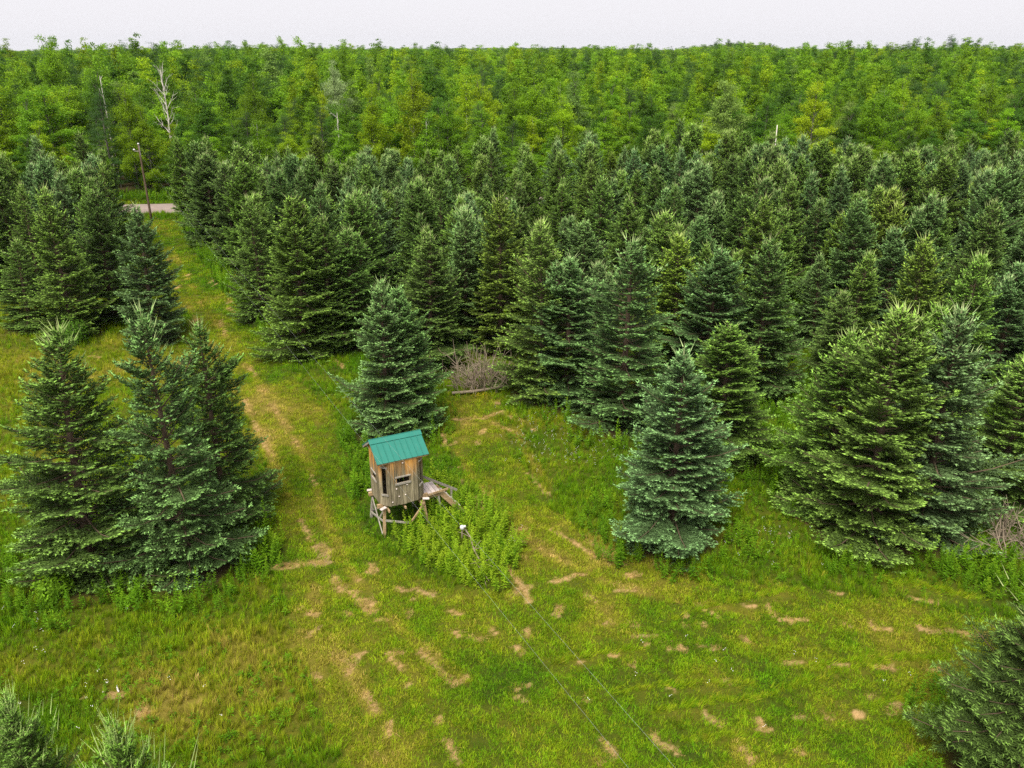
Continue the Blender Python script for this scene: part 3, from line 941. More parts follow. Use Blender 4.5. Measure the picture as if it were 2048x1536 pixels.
hang = math.atan2(.447, .894)
HX, HY, HC = 0.82, 0.80, 0.32
fl = 1.25
px_, py_ = gp(761, 1006, fl)
ca, sa = math.cos(hang), math.sin(hang)
hut_x = px_ - (-HX * ca + (HY - HC) * sa)
hut_y = py_ - (-HX * sa - (HY - HC) * ca)
hut = empty("hunting_blind", (hut_x, hut_y, 0.0), hang)
tag(hut, "weathered board hunting blind on stilts with a green metal gable roof", "hunting blind")
WT = fl + 1.74                # wall top under the front eave
TP = 0.64                     # roof pitch (rise per run)
def roof_z(y): return WT + (HY - abs(y)) * TP
OCT = [(-HX, HY - HC), (-HX, -(HY - HC)), (-(HX - HC), -HY), (HX - HC, -HY), (HX, -(HY - HC)), (HX, HY - HC), (HX - HC, HY), (-(HX - HC), HY)]
hr = random.Random(9)
def wall(i, win=None):
    """vertical boards along one face of the eight-sided body; win=(s0,s1,z0,z1) leaves an opening"""
    a, b = Vector(OCT[i] + (0,)), Vector(OCT[(i + 1) % 8] + (0,))
    d = (b - a); L = d.length; d.normalize()
    n = Vector((d.y, -d.x, 0))
    if n.dot((a + b) / 2) < 0: n = -n
    m = max(2, round(L / 0.138))
    cuts = [L * k / m for k in range(m + 1)]
    if win:
        cuts = sorted(set([c for c in cuts if min(abs(c - win[0]), abs(c - win[1])) > 0.045 or c in (0, L)] + [win[0], win[1]]))
    for s0, s1 in zip(cuts[:-1], cuts[1:]):
        if s1 - s0 < 0.01: continue
        q0, q1 = s0 + 0.004, s1 - 0.004
        P0, P1 = a + d * q0, a + d * q1
        off = hr.uniform(0, 0.008)
        spans = [(fl - hr.uniform(0.02, 0.07), None)]
        if win and s0 >= win[0] - 1e-6 and s1 <= win[1] + 1e-6:
            spans = [(fl - hr.uniform(0.02, 0.07), win[2]), (win[3], None)]
        for z0, z1 in spans:
            za = z1 if z1 is not None else roof_z(P0.y) - 0.015
            zb = z1 if z1 is not None else roof_z(P1.y) - 0.015
            poly = [P0 + Vector((0, 0, z0)), P1 + Vector((0, 0, z0))]
            ym = 0 if (z1 is None and P0.y * P1.y < 0) else None
            poly.append(P1 + Vector((0, 0, zb)))
            if ym is not None:
                tt = (0 - P0.y) / (P1.y - P0.y)
                pm = P0.lerp(P1, tt); poly.append(pm + Vector((0, 0, roof_z(0) - 0.015)))
            poly.append(P0 + Vector((0, 0, za)))
            poly = [p + n * off for p in poly]
            MB().prism(poly, n, 0.022).build("wall_board", M['plank'], hut)
    if win:
        s0, s1, z0, z1 = win
        head = None
        for nm, (c0, c1, zz, hh, ww) in (("window", (s0 - .06, s1 + .06, z1 + .025, .05, .03)), ("sill", (s0 - .06, s1 + .06, z0 - .035, .07, .035))):
            p0 = a + d * max(c0, -.01) + n * 0.045; p1 = a + d * min(c1, L + .01) + n * 0.045
            ob = MB().beam(p0 + Vector((0, 0, zz)), p1 + Vector((0, 0, zz)), ww, hh).build(nm, M['grey_wood'], head or hut)
            head = head or ob
        for c in (s0 - .018, s1 + .018):
            p0 = a + d * c + n * 0.036
            MB().beam(p0 + Vector((0, 0, z0)), p0 + Vector((0, 0, z1)), 0.032, 0.02, up=tuple(n)).build("jamb", M['plank'], head)
wall(0, (0.26, 0.70, fl + 0.80, fl + 1.05))
wall(1, (0.15, 0.31, fl + 0.42, fl + 1.46))
wall(2, (0.22, 0.69, fl + 0.84, fl + 1.05))
wall(3, (0.15, 0.30, fl + 0.55, fl + 1.46))
wall(4)
wall(5)
wall(6)
wall(7)
# floor, and the beams that carry it
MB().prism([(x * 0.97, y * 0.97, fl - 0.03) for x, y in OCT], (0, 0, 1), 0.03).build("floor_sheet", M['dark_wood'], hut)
for y in (-0.5, 0.5):
    MB().beam((-HX - 0.14, y, fl - 0.10), (HX + 0.16, y, fl - 0.10), 0.09, 0.14).build("floor_beam", M['tan_wood'], hut)
for x in (-0.62, 0.0, 0.62):
    MB().beam((x, -HY - 0.06, fl - 0.215), (x, HY + 0.06, fl - 0.215), 0.06, 0.085).build("floor_joist", M['tan_wood'], hut)
# corner posts, splayed a little, with pale pads on top and diagonal braces
LEG = {}
for sx in (-1, 1):
    for sy in (-1, 1):
        top = Vector((sx * 0.74, sy * 0.66, fl - 0.17)); ft = Vector((sx * 0.86, sy * 0.80, -0.15))
        LEG[(sx, sy)] = (top, ft)
        MB().beam(ft, top, 0.095, 0.095, up=(0, 1, 0)).build("leg", M['tan_wood'] if sy < 0 else M['grey_wood'], hut, bevel=0.006)
        pad = MB().beam((sx * 0.70, sy * 0.72, fl - 0.075), (sx * 0.93, sy * 0.80, fl - 0.095), 0.13, 0.045).build("post_cap", M['deck_wood'], hut, bevel=0.012)
def mid(k, f): a, b = LEG[k]; return b.lerp(a, f)
braces = [((-1, 1), 0.95, (-1, -1), 0.16, -0.07, 0), ((-1, -1), 0.62, (-1, 1), 0.30, -0.07, 0), ((-1, -1), 0.66, (1, -1), 0.12, 0, -0.07), ((1, -1), 0.95, (-0, -1), 0.2, 0, -0.075)]
def brace(p, q, m='grey_wood'):
    MB().beam(p, q, 0.032, 0.07, up=(0, 0, 1)).build("brace", M[m], hut)
brace(mid((-1, 1), 0.99) + Vector((-.075, 0, 0)), mid((-1, -1), 0.22) + Vector((-.075, -.02, 0)))
brace(mid((-1, 1), 0.33) + Vector((-.03, -.05, 0)), mid((-1, -1), 0.60) + Vector((-.03, .08, 0)))
brace(mid((-1, -1), 0.66) + Vector((.02, -.07, 0)), Vector((0.16, -0.86, 0.36)))
brace(mid((1, -1), 0.92) + Vector((0, -.075, 0)), Vector((0.10, -0.895, 0.34)), 'tan_wood')
brace(mid((-1, -1), 0.92) + Vector((-.02, .05, 0)), mid((-1, -1), 0.60) + Vector((-.03, .40, 0)))
brace(mid((1, -1), 0.2) + Vector((.075, 0, 0)), mid((1, 1), 0.9) + Vector((.075, 0, 0)))
brace(mid((-1, 1), 0.25) + Vector((0, .075, 0)), mid((1, 1), 0.9) + Vector((0, .075, 0)))
# roof: standing-seam strips, ridge cap, fascia
RX, RYH = 0.97, 0.87
ridge_z = roof_z(0) + 0.05
pw = 2 * RX / 9
for s in (-1, 1):
    for k in range(9):
        x0, x1 = -RX + k * pw, -RX + (k + 1) * pw
        eave = ridge_z - RYH * TP
        nrm = Vector((0, s * TP, 1)).normalized()
        m = MB()
        m.prism([(x0, 0, ridge_z), (x1 - 0.002, 0, ridge_z), (x1 - 0.002, s * RYH, eave), (x0, s * RYH, eave)], nrm, 0.012)
        # rib along the strip's edge
        r0 = Vector((x0 + 0.012, 0, ridge_z)) + nrm * 0.02; r1 = Vector((x0 + 0.012, s * RYH, eave)) + nrm * 0.02
        pnl = m.build("roof_panel", M['roof'], hut)
        MB().beam(r0, r1, 0.020, 0.026, up=tuple(nrm)).build("rib", M['roof'], pnl)
m = MB()
for s in (-1, 1):
    nrm = Vector((0, s * TP, 1)).normalized()
    o0 = nrm * 0.036
    capw = 0.16
    m.prism([Vector((-RX - .015, 0, ridge_z)) + o0 * 1.0, Vector((RX + .015, 0, ridge_z)) + o0, Vector((RX + .015, s * capw, ridge_z - capw * TP)) + o0, Vector((-RX - .015, s * capw, ridge_z - capw * TP)) + o0], nrm, 0.005)
m.tube([(-RX - .015, 0, ridge_z + .038), (RX + .015, 0, ridge_z + .038)], [.014, .014], 8)
m.build("ridge_cap", M['roof'], hut)
for sx in (-1, 1):
    for s in (-1, 1):
        MB().beam((sx * (RX - 0.03), 0, ridge_z - 0.045), (sx * (RX - 0.03), s * (RYH - .02), ridge_z - RYH * TP - 0.035), 0.03, 0.07).build("rake_board", M['grey_wood'], hut)
for s in (-1, 1):
    MB().beam((-RX + .05, s * (RYH - .05), ridge_z - RYH * TP - 0.035), (RX - .05, s * (RYH - .05), ridge_z - RYH * TP - 0.035), 0.03, 0.06).build("eave_board", M['tan_wood'], hut)
# small pale knobs screwed to the wall
for (sx_, zz) in ((-0.30, 0.62), (0.10, 0.70), (-0.22, 0.30), (0.02, 0.31), (-0.47, 0.12), (-0.02, 1.60)):
    p = Vector((sx_, -HY - 0.03, fl + zz))
    MB().tube([p, p + Vector((0, -.014, 0)), p + Vector((0, -.028, 0))], [.026, .028, .012], 8).build("knob", M['deck_wood'], hut, smooth=True)
# landing, handrail and steep steps on the side wall
dz = fl - 0.16
for k in range(4):
    x0 = HX + 0.06 + k * 0.165
    MB().box((x0 + .08, 0.0, dz), (0.152, 0.92, 0.035)).build("deck_board", M['deck_wood'], hut, bevel=0.004)
for y in (-0.42, 0.42):
    MB().beam((HX - .06, y, dz - .075), (HX + 0.72, y, dz - .075), 0.04, 0.11).build("deck_joist", M['tan_wood'], hut)
    MB().beam((HX + 0.62, y * 0.9, dz - .04), (HX + 0.70, y * 0.9, -0.15), 0.08, 0.08, up=(0, 1, 0)).build("deck_post", M['grey_wood'], hut)
sx0, sx1 = HX + 0.70, HX + 1.62
for y in (-0.40, 0.10):
    MB().beam((sx0, y, dz - .02), (sx1, y, -0.05), 0.045, 0.19).build("stair_stringer", M['tan_wood'], hut)
for k in range(4):
    f_ = (k + 0.7) / 4.6
    MB().box((sx0 + (sx1 - sx0) * f_, -0.15, dz * (1 - f_) + 0.03), (0.17, 0.45, 0.035)).build("stair_tread", M['grey_wood'], hut)
MB().beam((HX + .02, 0.16, dz + 0.62), (sx1 - 0.02, 0.16, 0.66), 0.04, 0.085).build("handrail", M['grey_wood'], hut)
MB().beam((sx1 - 0.25, 0.16, 0.80), (sx1 - 0.25, 0.16, -0.1), 0.06, 0.06, up=(0, 1, 0)).build("rail_post", M['grey_wood'], hut)
MB().beam((HX + .05, -0.50, dz + 0.02), (HX + 0.98, -0.50, dz + 0.16 - 0.05), 0.035, 0.08).build("side_rail", M['tan_wood'], hut)

# ------------------------------------------------------------------ utility pole and its two wires
ux, uy = gp(303, 440)
pole = empty("utility_pole", (ux, uy, 0))
tag(pole, "dark wooden utility pole with one side arm at the lane's mouth", "utility pole")
PH = 7.55
lx = -0.012
mb = MB(); zs = np.linspace(-0.3, PH, 7)
mb.tube([(lx * z, 0, z) for z in zs], [0.125 - 0.04 * z / PH for z in zs], 12)
pst = mb.build("post", M['spruce_bark'], pole, smooth=True)
arm = MB().beam((0, 0, PH - 0.62), (-0.62, -0.02, PH - 0.60), 0.06, 0.06).build("side_arm", M['grey_wood'], pole)
def insul(x, y, z, s=1.0):
    return MB().tube([(x, y, z), (x, y, z + .05 * s), (x, y, z + .07 * s), (x, y, z + .16 * s), (x, y, z + .24 * s), (x, y, z + .27 * s)], [.05 * s, .06 * s, .13 * s, .15 * s, .09 * s, .03 * s], 10)
insul(-0.60, -.02, PH - .58, .75).build("insulator", M['white'], arm, smooth=True)
insul(lx * PH, 0, PH, .7).build("insulator", M['white'], pole, smooth=True)
MB().beam((0.02, -.13, PH - 1.0), (0.02, -.13, PH - .1), 0.03, 0.03, up=(0, 1, 0)).build("ground_strap", M['steel'], pole)
# the next pole of the line stands behind the viewpoint; the wires run down to it over the clearing
ex, ey = gp(1290, 1536, 5.9)
dv = Vector((ex - ux, ey - uy, 0)); dv.normalize()
for (zo, so, sag, nm) in ((PH + 0.10, 0.0, 1.9, "upper power line from the utility pole over the clearing"), (PH - 0.85, -0.35, 1.5, "lower power line from the utility pole over the clearing")):
    a = Vector((ux + lx * PH, uy, zo)); b = Vector((ex + dv.x * 30 + so, ey + dv.y * 30, 7.2 - (PH - zo) * .8))
    pts = []
    for k in range(41):
        q = k / 40
        p = a.lerp(b, q); p.z -= sag * 4 * q * (1 - q) * 0.55
        pts.append(p)
    tag(MB().tube(pts, [0.0013] * 41, 5).build("power_line", M['wire'], None, smooth=True), nm, "power line")
ep = Vector((ex + dv.x * 30, ey + dv.y * 30, 0))
tag(MB().tube([(ep.x, ep.y, -.3), (ep.x, ep.y, 3.5), (ep.x, ep.y, 7.4)], [.16, .13, .11], 10).build("utility_pole", M['spruce_bark']), "plain wooden pole where the power lines end past the clearing", "utility pole")

# ------------------------------------------------------------------ broadleaf trees, pines, dead trees
def leaf_quads(name, C, N, S, RN, mats, rng, aspect=0.62):
    n = len(C)
    N = norm(N)
    X = norm(np.cross(N, rng.normal(size=(n, 3)))); Y = np.cross(N, X)
    S = S[:, None]
    V = np.stack([C - X * S * .5, C - Y * S * .5 * aspect, C + X * S * .5, C + Y * S * .5 * aspect], 1).reshape(-1, 3)
    F = np.arange(n * 4).reshape(-1, 4)
    return mesh_np(name, V, F, mats, {"rnd": np.repeat(RN, 4)})

def make_broadleaf(seed, H=13.0, R=2.6, style='aspen', nleaf=4200, base=0.13):
    rng = np.random.default_rng(seed)
    wood = MB()
    bend = rng.normal(0, 0.25, 2)
    zs = np.linspace(0, H * 0.93, 8)
    ctr = lambda z: np.array([bend[0] * math.sin(z / H * 2.5), bend[1] * math.sin(z / H * 2.1), z])
    wood.tube([tuple(ctr(z) - [0, 0, .3]) if z == 0 else tuple(ctr(z)) for z in zs], [0.02 * H / 2 * (1 - z / H) ** 0.8 + 0.02 for z in zs], 7)
    CC, NN, SS, RR = [], [], [], []
    nl = 34 if style != 'pine' else 46
    wts, limbs = [], []
    for i in range(nl):
        t = base + (0.97 - base) * (i + rng.random()) / nl
        az = i * 2.399 + rng.normal(0, .35)
        tt = (t - base) / (1 - base)
        if style == 'aspen':
            L = R * (0.45 + 0.75 * math.sin(math.pi * min(1, 0.16 + 0.80 * tt)) ** 0.9) * (1 - 0.50 * tt); e = math.radians(30 + 38 * tt + rng.normal(0, 7))
        elif style == 'round':
            L = R * (0.5 + 0.75 * math.sin(math.pi * min(1, 0.12 + 0.78 * tt)) ** 0.7) * (1 - 0.28 * tt); e = math.radians(12 + 52 * tt + rng.normal(0, 9))
        else:
            L = R * (1.05 - 0.80 * tt); e = math.radians(2 + 30 * tt + rng.normal(0, 6))
        L *= 0.65 + 0.6 * rng.random()
        o = ctr(t * H * (0.80 if style != 'pine' else 0.96))
        limbs.append((o, az, e, L)); wts.append(L ** 1.3)
    # leading shoots so the top is not a dome
    for i in range(5):
        limbs.append((ctr(H * (0.74 + .04 * i)), rng.random() * 6.28, math.radians(70 + 10 * rng.random()), H * (0.13 + 0.08 * rng.random()))); wts.append(1.2)
    wts = np.array(wts) / sum(wts)
    for (o, az, e, L), wgt in zip(limbs, wts):
        hd = np.array([math.cos(az), math.sin(az), 0.0])
        d = hd * math.cos(e) + np.array([0, 0, math.sin(e)])
        wood.tube([tuple(o), tuple(o + d * L * .55), tuple(o + d * L * .92 + [0, 0, .05 * L])], [0.012 + .012 * L, 0.01 + .006 * L, 0.006], 4, cap=False)
        k = int(nleaf * 4.0 * wgt)
        nc = max(3, int(k / 55))
        s = 0.30 + 0.72 * rng.random(nc) ** 0.75
        cl = o + d * (L * s)[:, None] + rng.normal(0, 1, (nc, 3)) * np.array([.24, .24, .20]) * (0.35 + 0.22 * L) * (1.25 - 0.55 * s)[:, None] * (1.0 if style != 'pine' else .7)
        which = rng.integers(0, nc, k)
        spread = np.array([.30, .30, .17]) if style != 'pine' else np.array([.30, .30, .09])
        off = rng.normal(0, 1, (k, 3)) * spread
        P = cl[which] + off
        CC.append(P)
        NN.append(np.array([0, 0, .55]) + hd * .25 + rng.normal(0, .62, (k, 3)))
        SS.append((0.125 + 0.10 * rng.random(k)) * (1.0 if style != 'pine' else .85))
        crnd = rng.random(nc)
        RR.append(np.clip(0.45 * crnd[which] + 0.55 * rng.random(k), 0, 1))
    C = np.vstack(CC); N = np.vstack(NN); S = np.concatenate(SS); Rn = np.concatenate(RR)
    crown = leaf_quads("crown", C, N, S, Rn, [M['leaves']], rng, 0.62 if style != 'pine' else 0.30)
    trunk = wood.mesh("trunk", M['pale_bark'] if seed == 33 else M['bark'])
    return crown, trunk, H, R

BRD = [make_broadleaf(31, 13, 3.0, 'aspen'), make_broadleaf(32, 13, 3.3, 'aspen'), make_broadleaf(33, 13, 2.7, 'aspen', 3800), make_broadleaf(34, 13, 3.0, 'round', 5000),
       make_broadleaf(35, 13, 3.3, 'round', 5200), make_broadleaf(36, 13, 2.7, 'round', 4600), make_broadleaf(37, 13, 2.6, 'pine', 5200, 0.12), make_broadleaf(38, 13, 2.9, 'pine', 5600, 0.10)]
LEAFC = {'lime': (0.210, 0.370, 0.013), 'mid': (0.155, 0.300, 0.014), 'deep': (0.085, 0.190, 0.016), 'gold': (0.255, 0.385, 0.011), 'grey': (0.180, 0.290, 0.055), 'pine': (0.070, 0.145, 0.028), 'silver': (0.34, 0.44, 0.18)}

def put_broadleaf(x, y, h, r, var, colk, label, group=None, name="broadleaf_tree", cat="tree"):
    crown, trunk, H0, R0 = BRD[var]
    o = empty(name, (x, y, float(terrain(np.array([x]), np.array([y]))[0]) - .05), RND.random() * 6.28)
    o.scale = (r / R0, r / R0, h / H0)
    tag(o, label, cat, group)
    c = LEAFC[colk]; k = RND.uniform(.72, 1.2)
    for nm, me in (("trunk", trunk), ("crown", crown)):
        p = link(bpy.data.objects.new(nm, me), o)
        p.color = (c[0] * k * RND.uniform(.9, 1.1), c[1] * k, c[2] * k, 1)
    return o

FXY = []
def spot_from_tip(u, v, h):
    """a tree beyond the road of usual height h whose tip shows at this pixel"""
    x, y = gp(u, v, h)
    return x, y
SINGLE = [  # tip pixel, height, radius, variant, colour, label
 (268,118+170,10.5,2.6,7,'pine',"dark broad pine right behind the utility pole"),
 (288,240,9.6,2.0,3,'gold',"bright rounded yellow-green tree behind the utility pole"),
 (245,195,12.2,2.3,4,'gold',"bright yellow-green maple-like tree beside the bleached dead tree"),
 (200,195,12.0,2.9,6,'pine',"broad grey-green pine in the wood beside the bleached dead tree"),
 (662,132,14.2,2.6,4,'silver',"tree with silvery upturned leaves standing above the wood"),
 (820,160,13.6,3.0,4,'gold',"large bright yellow-green tree with clumped boughs at the wood's edge"),
 (885,112,14.8,2.3,6,'pine',"tall dark pine rising out of the wood, slimmer of two"),
 (962,130,14.2,2.6,7,'pine',"tall dark pine rising out of the wood, broader of two"),
 (1452,165,12.6,3.2,5,'grey',"greyish pale-leaved tree standing in the wood"),
 (1640,180,12.5,2.6,5,'gold',"bright golden-green rounded tree behind the last spruce rows"),
 (740,195,12.3,2.6,0,'gold',"yellow-green aspen clump leader behind the spruces"),
]
for (u, v, h, r, var, ck, lab) in SINGLE:
    x, y = spot_from_tip(u, v, h)
    if y < road_y(x) + 7: y = road_y(x) + 7 + RND.random() * 2; x = (u - 1024) / FPX * (y * CP + CAM_H * SP - h * SP)
    put_broadleaf(x, y, h, r, var, ck, lab, None, "pine_tree" if ck == 'pine' else "broadleaf_tree")
    FXY.append((x, y))

DEAD = [(322,140,14.0,5,"tall bleached dead tree with bare forked limbs standing above the wood",18,1.15), (197,152,13.2,6,"thin bleached dead treetop in the wood behind the spruce block",7,.55),
        (675,250,9.4,7,"small grey dead treetop behind the spruces",8,.8)]
def dead_spot(u, v, h):
    x, y = gp(u, v, h)
    if y < road_y(x) + 8: y = road_y(x) + 9; x = (u - 1024) / FPX * (y * CP + (CAM_H - h) * SP)
    return x, y
DSP = [dead_spot(u, v, h) for (u, v, h, *_r) in DEAD]
fr = random.Random(77)
cand = []
d = 0.0
yrow = 0.0
rowi = 0
while yrow < 1250:
    sp = 4.2 + max(0, yrow - 60) * 0.010
    wide = (100 + yrow) * 0.70 + 14
    xx = -wide + fr.random() * sp
    while xx < wide:
        x = xx + fr.uniform(-.4, .4) * sp
        y = road_y(x) + 7.5 + yrow + fr.uniform(-.45, .45) * sp
        if all((x - a) ** 2 + (y - b) ** 2 > 5.5 for a, b in FXY) and all((x - a) ** 2 + (y - b) ** 2 > 4.0 for a, b in DSP):
            big = float(fbm(np.array([x * .02]), np.array([y * .02]), 90, 3)[0])
            h = fr.gauss(12.0, 1.9) + (3.4 + 3.8 * min(1, yrow / 150)) * (big - 0.5) - 0.5 * min(1, yrow / 160)
            h -= 4.2 * max(0.0, 1 - yrow / 95.0) * (0.5 if x < -38 else 1.0)
            if yrow < 5: h *= fr.uniform(.6, .95)
            elif fr.random() < 0.05: h *= 1.12
            if abs(x - DSP[0][0] * y / DSP[0][1]) < 3.4 and -20 < y - DSP[0][1] < 1: h = min(h, fr.uniform(8.2, 9.4))
            if abs(x - DSP[1][0] * y / DSP[1][1]) < 1.8 and -12 < y - DSP[1][1] < 1: h = min(h, 9.0)
            sc = sp / 4.1
            st = fr.random()
            zone = float(fbm(np.array([x * .012 + 9]), np.array([y * .012]), 95, 2)[0])
            if st < 0.26: var, ck = fr.randrange(3), fr.choices(('lime', 'mid', 'gold', 'grey'), (40, 34, 14 + 20 * zone, 12))[0]
            elif st < 0.88: var, ck = 3 + fr.randrange(3), fr.choices(('mid', 'deep', 'lime', 'gold'), (40, 30, 20, 10))[0]
            else: var, ck = 6 + fr.randrange(2), 'pine'
            r = BRD[var][3] * fr.choice((fr.uniform(.75, 1.0), fr.uniform(.95, 1.2), fr.uniform(1.1, 1.45))) * (h / 13) ** 0.5 * (1 + 0.55 * (sc - 1))
            cand.append((x, y, max(h, 5.0), r, var, ck, yrow))
        xx += sp
    yrow += sp * 0.95
    rowi += 1
# the nearest ones that can be told apart are trees of their own, the wood behind them is one mass
cand.sort(key=lambda c: c[1] - 0.115 * c[0])
vis = [c for c in cand if -60 < proj(c[0], c[1], c[2])[0] < 2108]
solo = set(id(c) for c in vis[:285])
CN = {'lime': 'lime green', 'mid': 'mid green', 'deep': 'deep green', 'gold': 'golden green', 'grey': 'greyish green', 'pine': 'dark'}
far = []
for c in cand:
    if id(c) in solo:
        x, y, h, r, var, ck, yr = c
        row = f"in the wood's {ORD[min(19, int(yr / 4.0))]} rank behind the gravel road"
        sz = ('low ' if h < 10.5 else 'tall ' if h > 13.2 else '') + ('broad ' if r / h > .26 else 'slim ' if r / h < .215 else '')
        kind = 'aspen-like tree' if var < 3 else ('rounded broadleaf tree' if var < 6 else 'pine')
        put_broadleaf(x, y, h, r, var, ck, f"{sz}{CN[ck]} {kind} {row}", f"{sz}{CN[ck]} {kind}s {row}", "pine_tree" if var > 5 else "broadleaf_tree")
    else:
        far.append(c)
print("solo", len(solo), "far", len(far))

# ------------------------------------------------------------------ instanced ground cover ("stuff")
def scatter(name, pts, scl, rot, var, sources, attrs, label, cat):
    """one object: points with attributes and a node tree that sets a small plant on every point"""
    n = len(pts)
    me = bpy.data.meshes.new(name)
    me.vertices.add(n)
    me.vertices.foreach_set("co", np.asarray(pts, np.float32).ravel())
    def fattr(nm, vals):
        a = me.attributes.new(nm, 'FLOAT', 'POINT'); a.data.foreach_set("value", np.asarray(vals, np.float32))
    a = me.attributes.new("scl", 'FLOAT_VECTOR', 'POINT'); a.data.foreach_set("vector", np.asarray(scl, np.float32).ravel())
    a = me.attributes.new("rot", 'FLOAT_VECTOR', 'POINT'); a.data.foreach_set("vector", np.asarray(rot, np.float32).ravel())
    a = me.attributes.new("var", 'INT', 'POINT'); a.data.foreach_set("value", np.asarray(var, np.int32))
    for k, v in attrs.items():
        v = np.asarray(v)
        if v.ndim == 2:
            a = me.attributes.new(k, 'FLOAT_COLOR', 'POINT'); a.data.foreach_set("color", v.astype(np.float32).ravel())
        else:
            fattr(k, v)
    o = link(bpy.data.objects.new(name, me))
    coll = bpy.data.collections.new(name + "_source")
    for i, sm in enumerate(sources):
        coll.objects.link(bpy.data.objects.new(f"{name}_source_{i:02d}", sm))
    g = bpy.data.node_groups.new(name + "_scatter", 'GeometryNodeTree')
    g.interface.new_socket("Geometry", in_out='INPUT', socket_type='NodeSocketGeometry')
    g.interface.new_socket("Geometry", in_out='OUTPUT', socket_type='NodeSocketGeometry')
    N = g.nodes.new
    gi, go = N("NodeGroupInput"), N("NodeGroupOutput")
    ci = N("GeometryNodeCollectionInfo"); ci.inputs["Collection"].default_value = coll
    ci.inputs["Separate Children"].default_value = True; ci.inputs["Reset Children"].default_value = True
    ip = N("GeometryNodeInstanceOnPoints"); ip.inputs["Pick Instance"].default_value = True
    def na(nm, dt):
        x = N("GeometryNodeInputNamedAttribute"); x.data_type = dt; x.inputs["Name"].default_value = nm
        return x.outputs["Attribute"]
    L = g.links.new
    L(gi.outputs[0], ip.inputs["Points"]); L(ci.outputs[0], ip.inputs["Instance"])
    L(na("var", 'INT'), ip.inputs["Instance Index"])
    er = N("FunctionNodeEulerToRotation"); L(na("rot", 'FLOAT_VECTOR'), er.inputs[0]); L(er.outputs[0], ip.inputs["Rotation"])
    L(na("scl", 'FLOAT_VECTOR'), ip.inputs["Scale"])
    L(ip.outputs[0], go.inputs[0])
    md = o.modifiers.new("scatter", 'NODES'); md.node_group = g
    tag(o, label, cat, kind="stuff")
    return o

# far wood: same trees, colour carried by the points
def m_leaves_far():
    t = NT("leaves_of_far_wood")
    rnd = t.attr("rnd").outputs["Fac"]
    cc = t.attr("fcol", 'INSTANCER')
    c = t.mix(1.0, cc.outputs["Color"], t.math('MULTIPLY_ADD', rnd, 0.8, 0.62), 'MULTIPLY')
    t.leafy(c, rough=0.6, spec=0.12, trans=0.4)
    return t.m
M['leaves_far'] = m_leaves_far()
fsrc = []
for crown, trunk, H0, R0 in BRD:
    nv = len(crown.vertices)
    co = np.zeros(nv * 3, np.float32); crown.vertices.foreach_get("co", co); co = co.reshape(-1, 4, 3)
    rn = np.zeros(nv, np.float32); crown.attributes["rnd"].data.foreach_get("value", rn); rn = rn.reshape(-1, 4)
    # far crowns keep every second leaf, a little larger
    co = co[::2]; rn = rn[::2]
    cen = co.mean(1, keepdims=True); co = cen + (co - cen) * 1.45
    fsrc.append(mesh_np("far_crown", co.reshape(-1, 3), np.arange(len(co) * 4).reshape(-1, 4), [M['leaves_far']], {"rnd": rn.ravel()}))
fx = np.array([c[0] for c in far]); fy = np.array([c[1] for c in far])
fz = terrain(fx, fy)
fc = np.array([LEAFC[c[5]] + (1.0,) for c in far]); kk = np.random.default_rng(3).uniform(.68, 1.22, (len(far), 1)); fc[:, :3] *= kk
scatter("distant_forest", np.stack([fx, fy, fz], 1), np.array([(c[3] / BRD[c[4]][3], c[3] / BRD[c[4]][3], c[2] / 13.0) for c in far]),
        np.array([(0, 0, (i * 2.399) % 6.283) for i in range(len(far))]), [c[4] for c in far], fsrc, {"fcol": fc},
        "mixed green forest canopy stretching from behind the roadside trees to the horizon", "forest")
# wooded ridges on the skyline, several kilometres off
rgr = np.random.default_rng(8)
n = 5200
az = rgr.uniform(-0.62, 0.62, n); dd = rgr.uniform(1250, 4300, n) ** 1.0
rxx, ryy = np.sin(az) * dd, np.cos(az) * dd
sc = 1.2 + dd / 1500.0
fcr = np.array([LEAFC[k] + (1.0,) for k in rgr.choice(['mid', 'deep', 'lime', 'pine'], n, p=[.4, .3, .15, .15])])
scatter("skyline_woods", np.stack([rxx, ryy, terrain(rxx, ryy)], 1), np.stack([sc * 2.2, sc * 2.2, 0.85 + 0 * sc + rgr.uniform(-.15, .15, n)], 1), np.stack([0 * sc, 0 * sc, rgr.uniform(0, 6.28, n)], 1),
        rgr.integers(0, 6, n), fsrc, {"fcol": fcr}, "thin line of far woods along the horizon", "forest")

# small plants
def tuft(seed, nb, rad, hmin, hmax, wd, lean, mat, k=1):
    rng = np.random.default_rng(seed)
    V, F, R_ = [], [], []
    for i in range(nb):
        a, r = rng.random() * 6.283, rad * math.sqrt(rng.random())
        b = np.array([r * math.cos(a), r * math.sin(a), -0.01])
        h = hmin + (hmax - hmin) * rng.random()
        la = rng.random() * 6.283; ln = lean * (0.3 + rng.random())
        tip = b + np.array([math.cos(la) * ln * h, math.sin(la) * ln * h, h / math.sqrt(1 + ln * ln)])
        m_ = b * .45 + tip * .55 + np.array([0, 0, .12 * h])
        s = np.array([-math.sin(la), math.cos(la), 0]) * wd * .5
        n0 = len(V)
        V += [b - s, b + s, m_ + s * .8, m_ - s * .8, tip, tip]
        F += [(n0, n0 + 1, n0 + 2, n0 + 3), (n0 + 3, n0 + 2, n0 + 4, n0 + 5)]
        R_ += [rng.random()] * 6
    return mesh_np("tuft", V, F, [mat], {"rnd": R_})
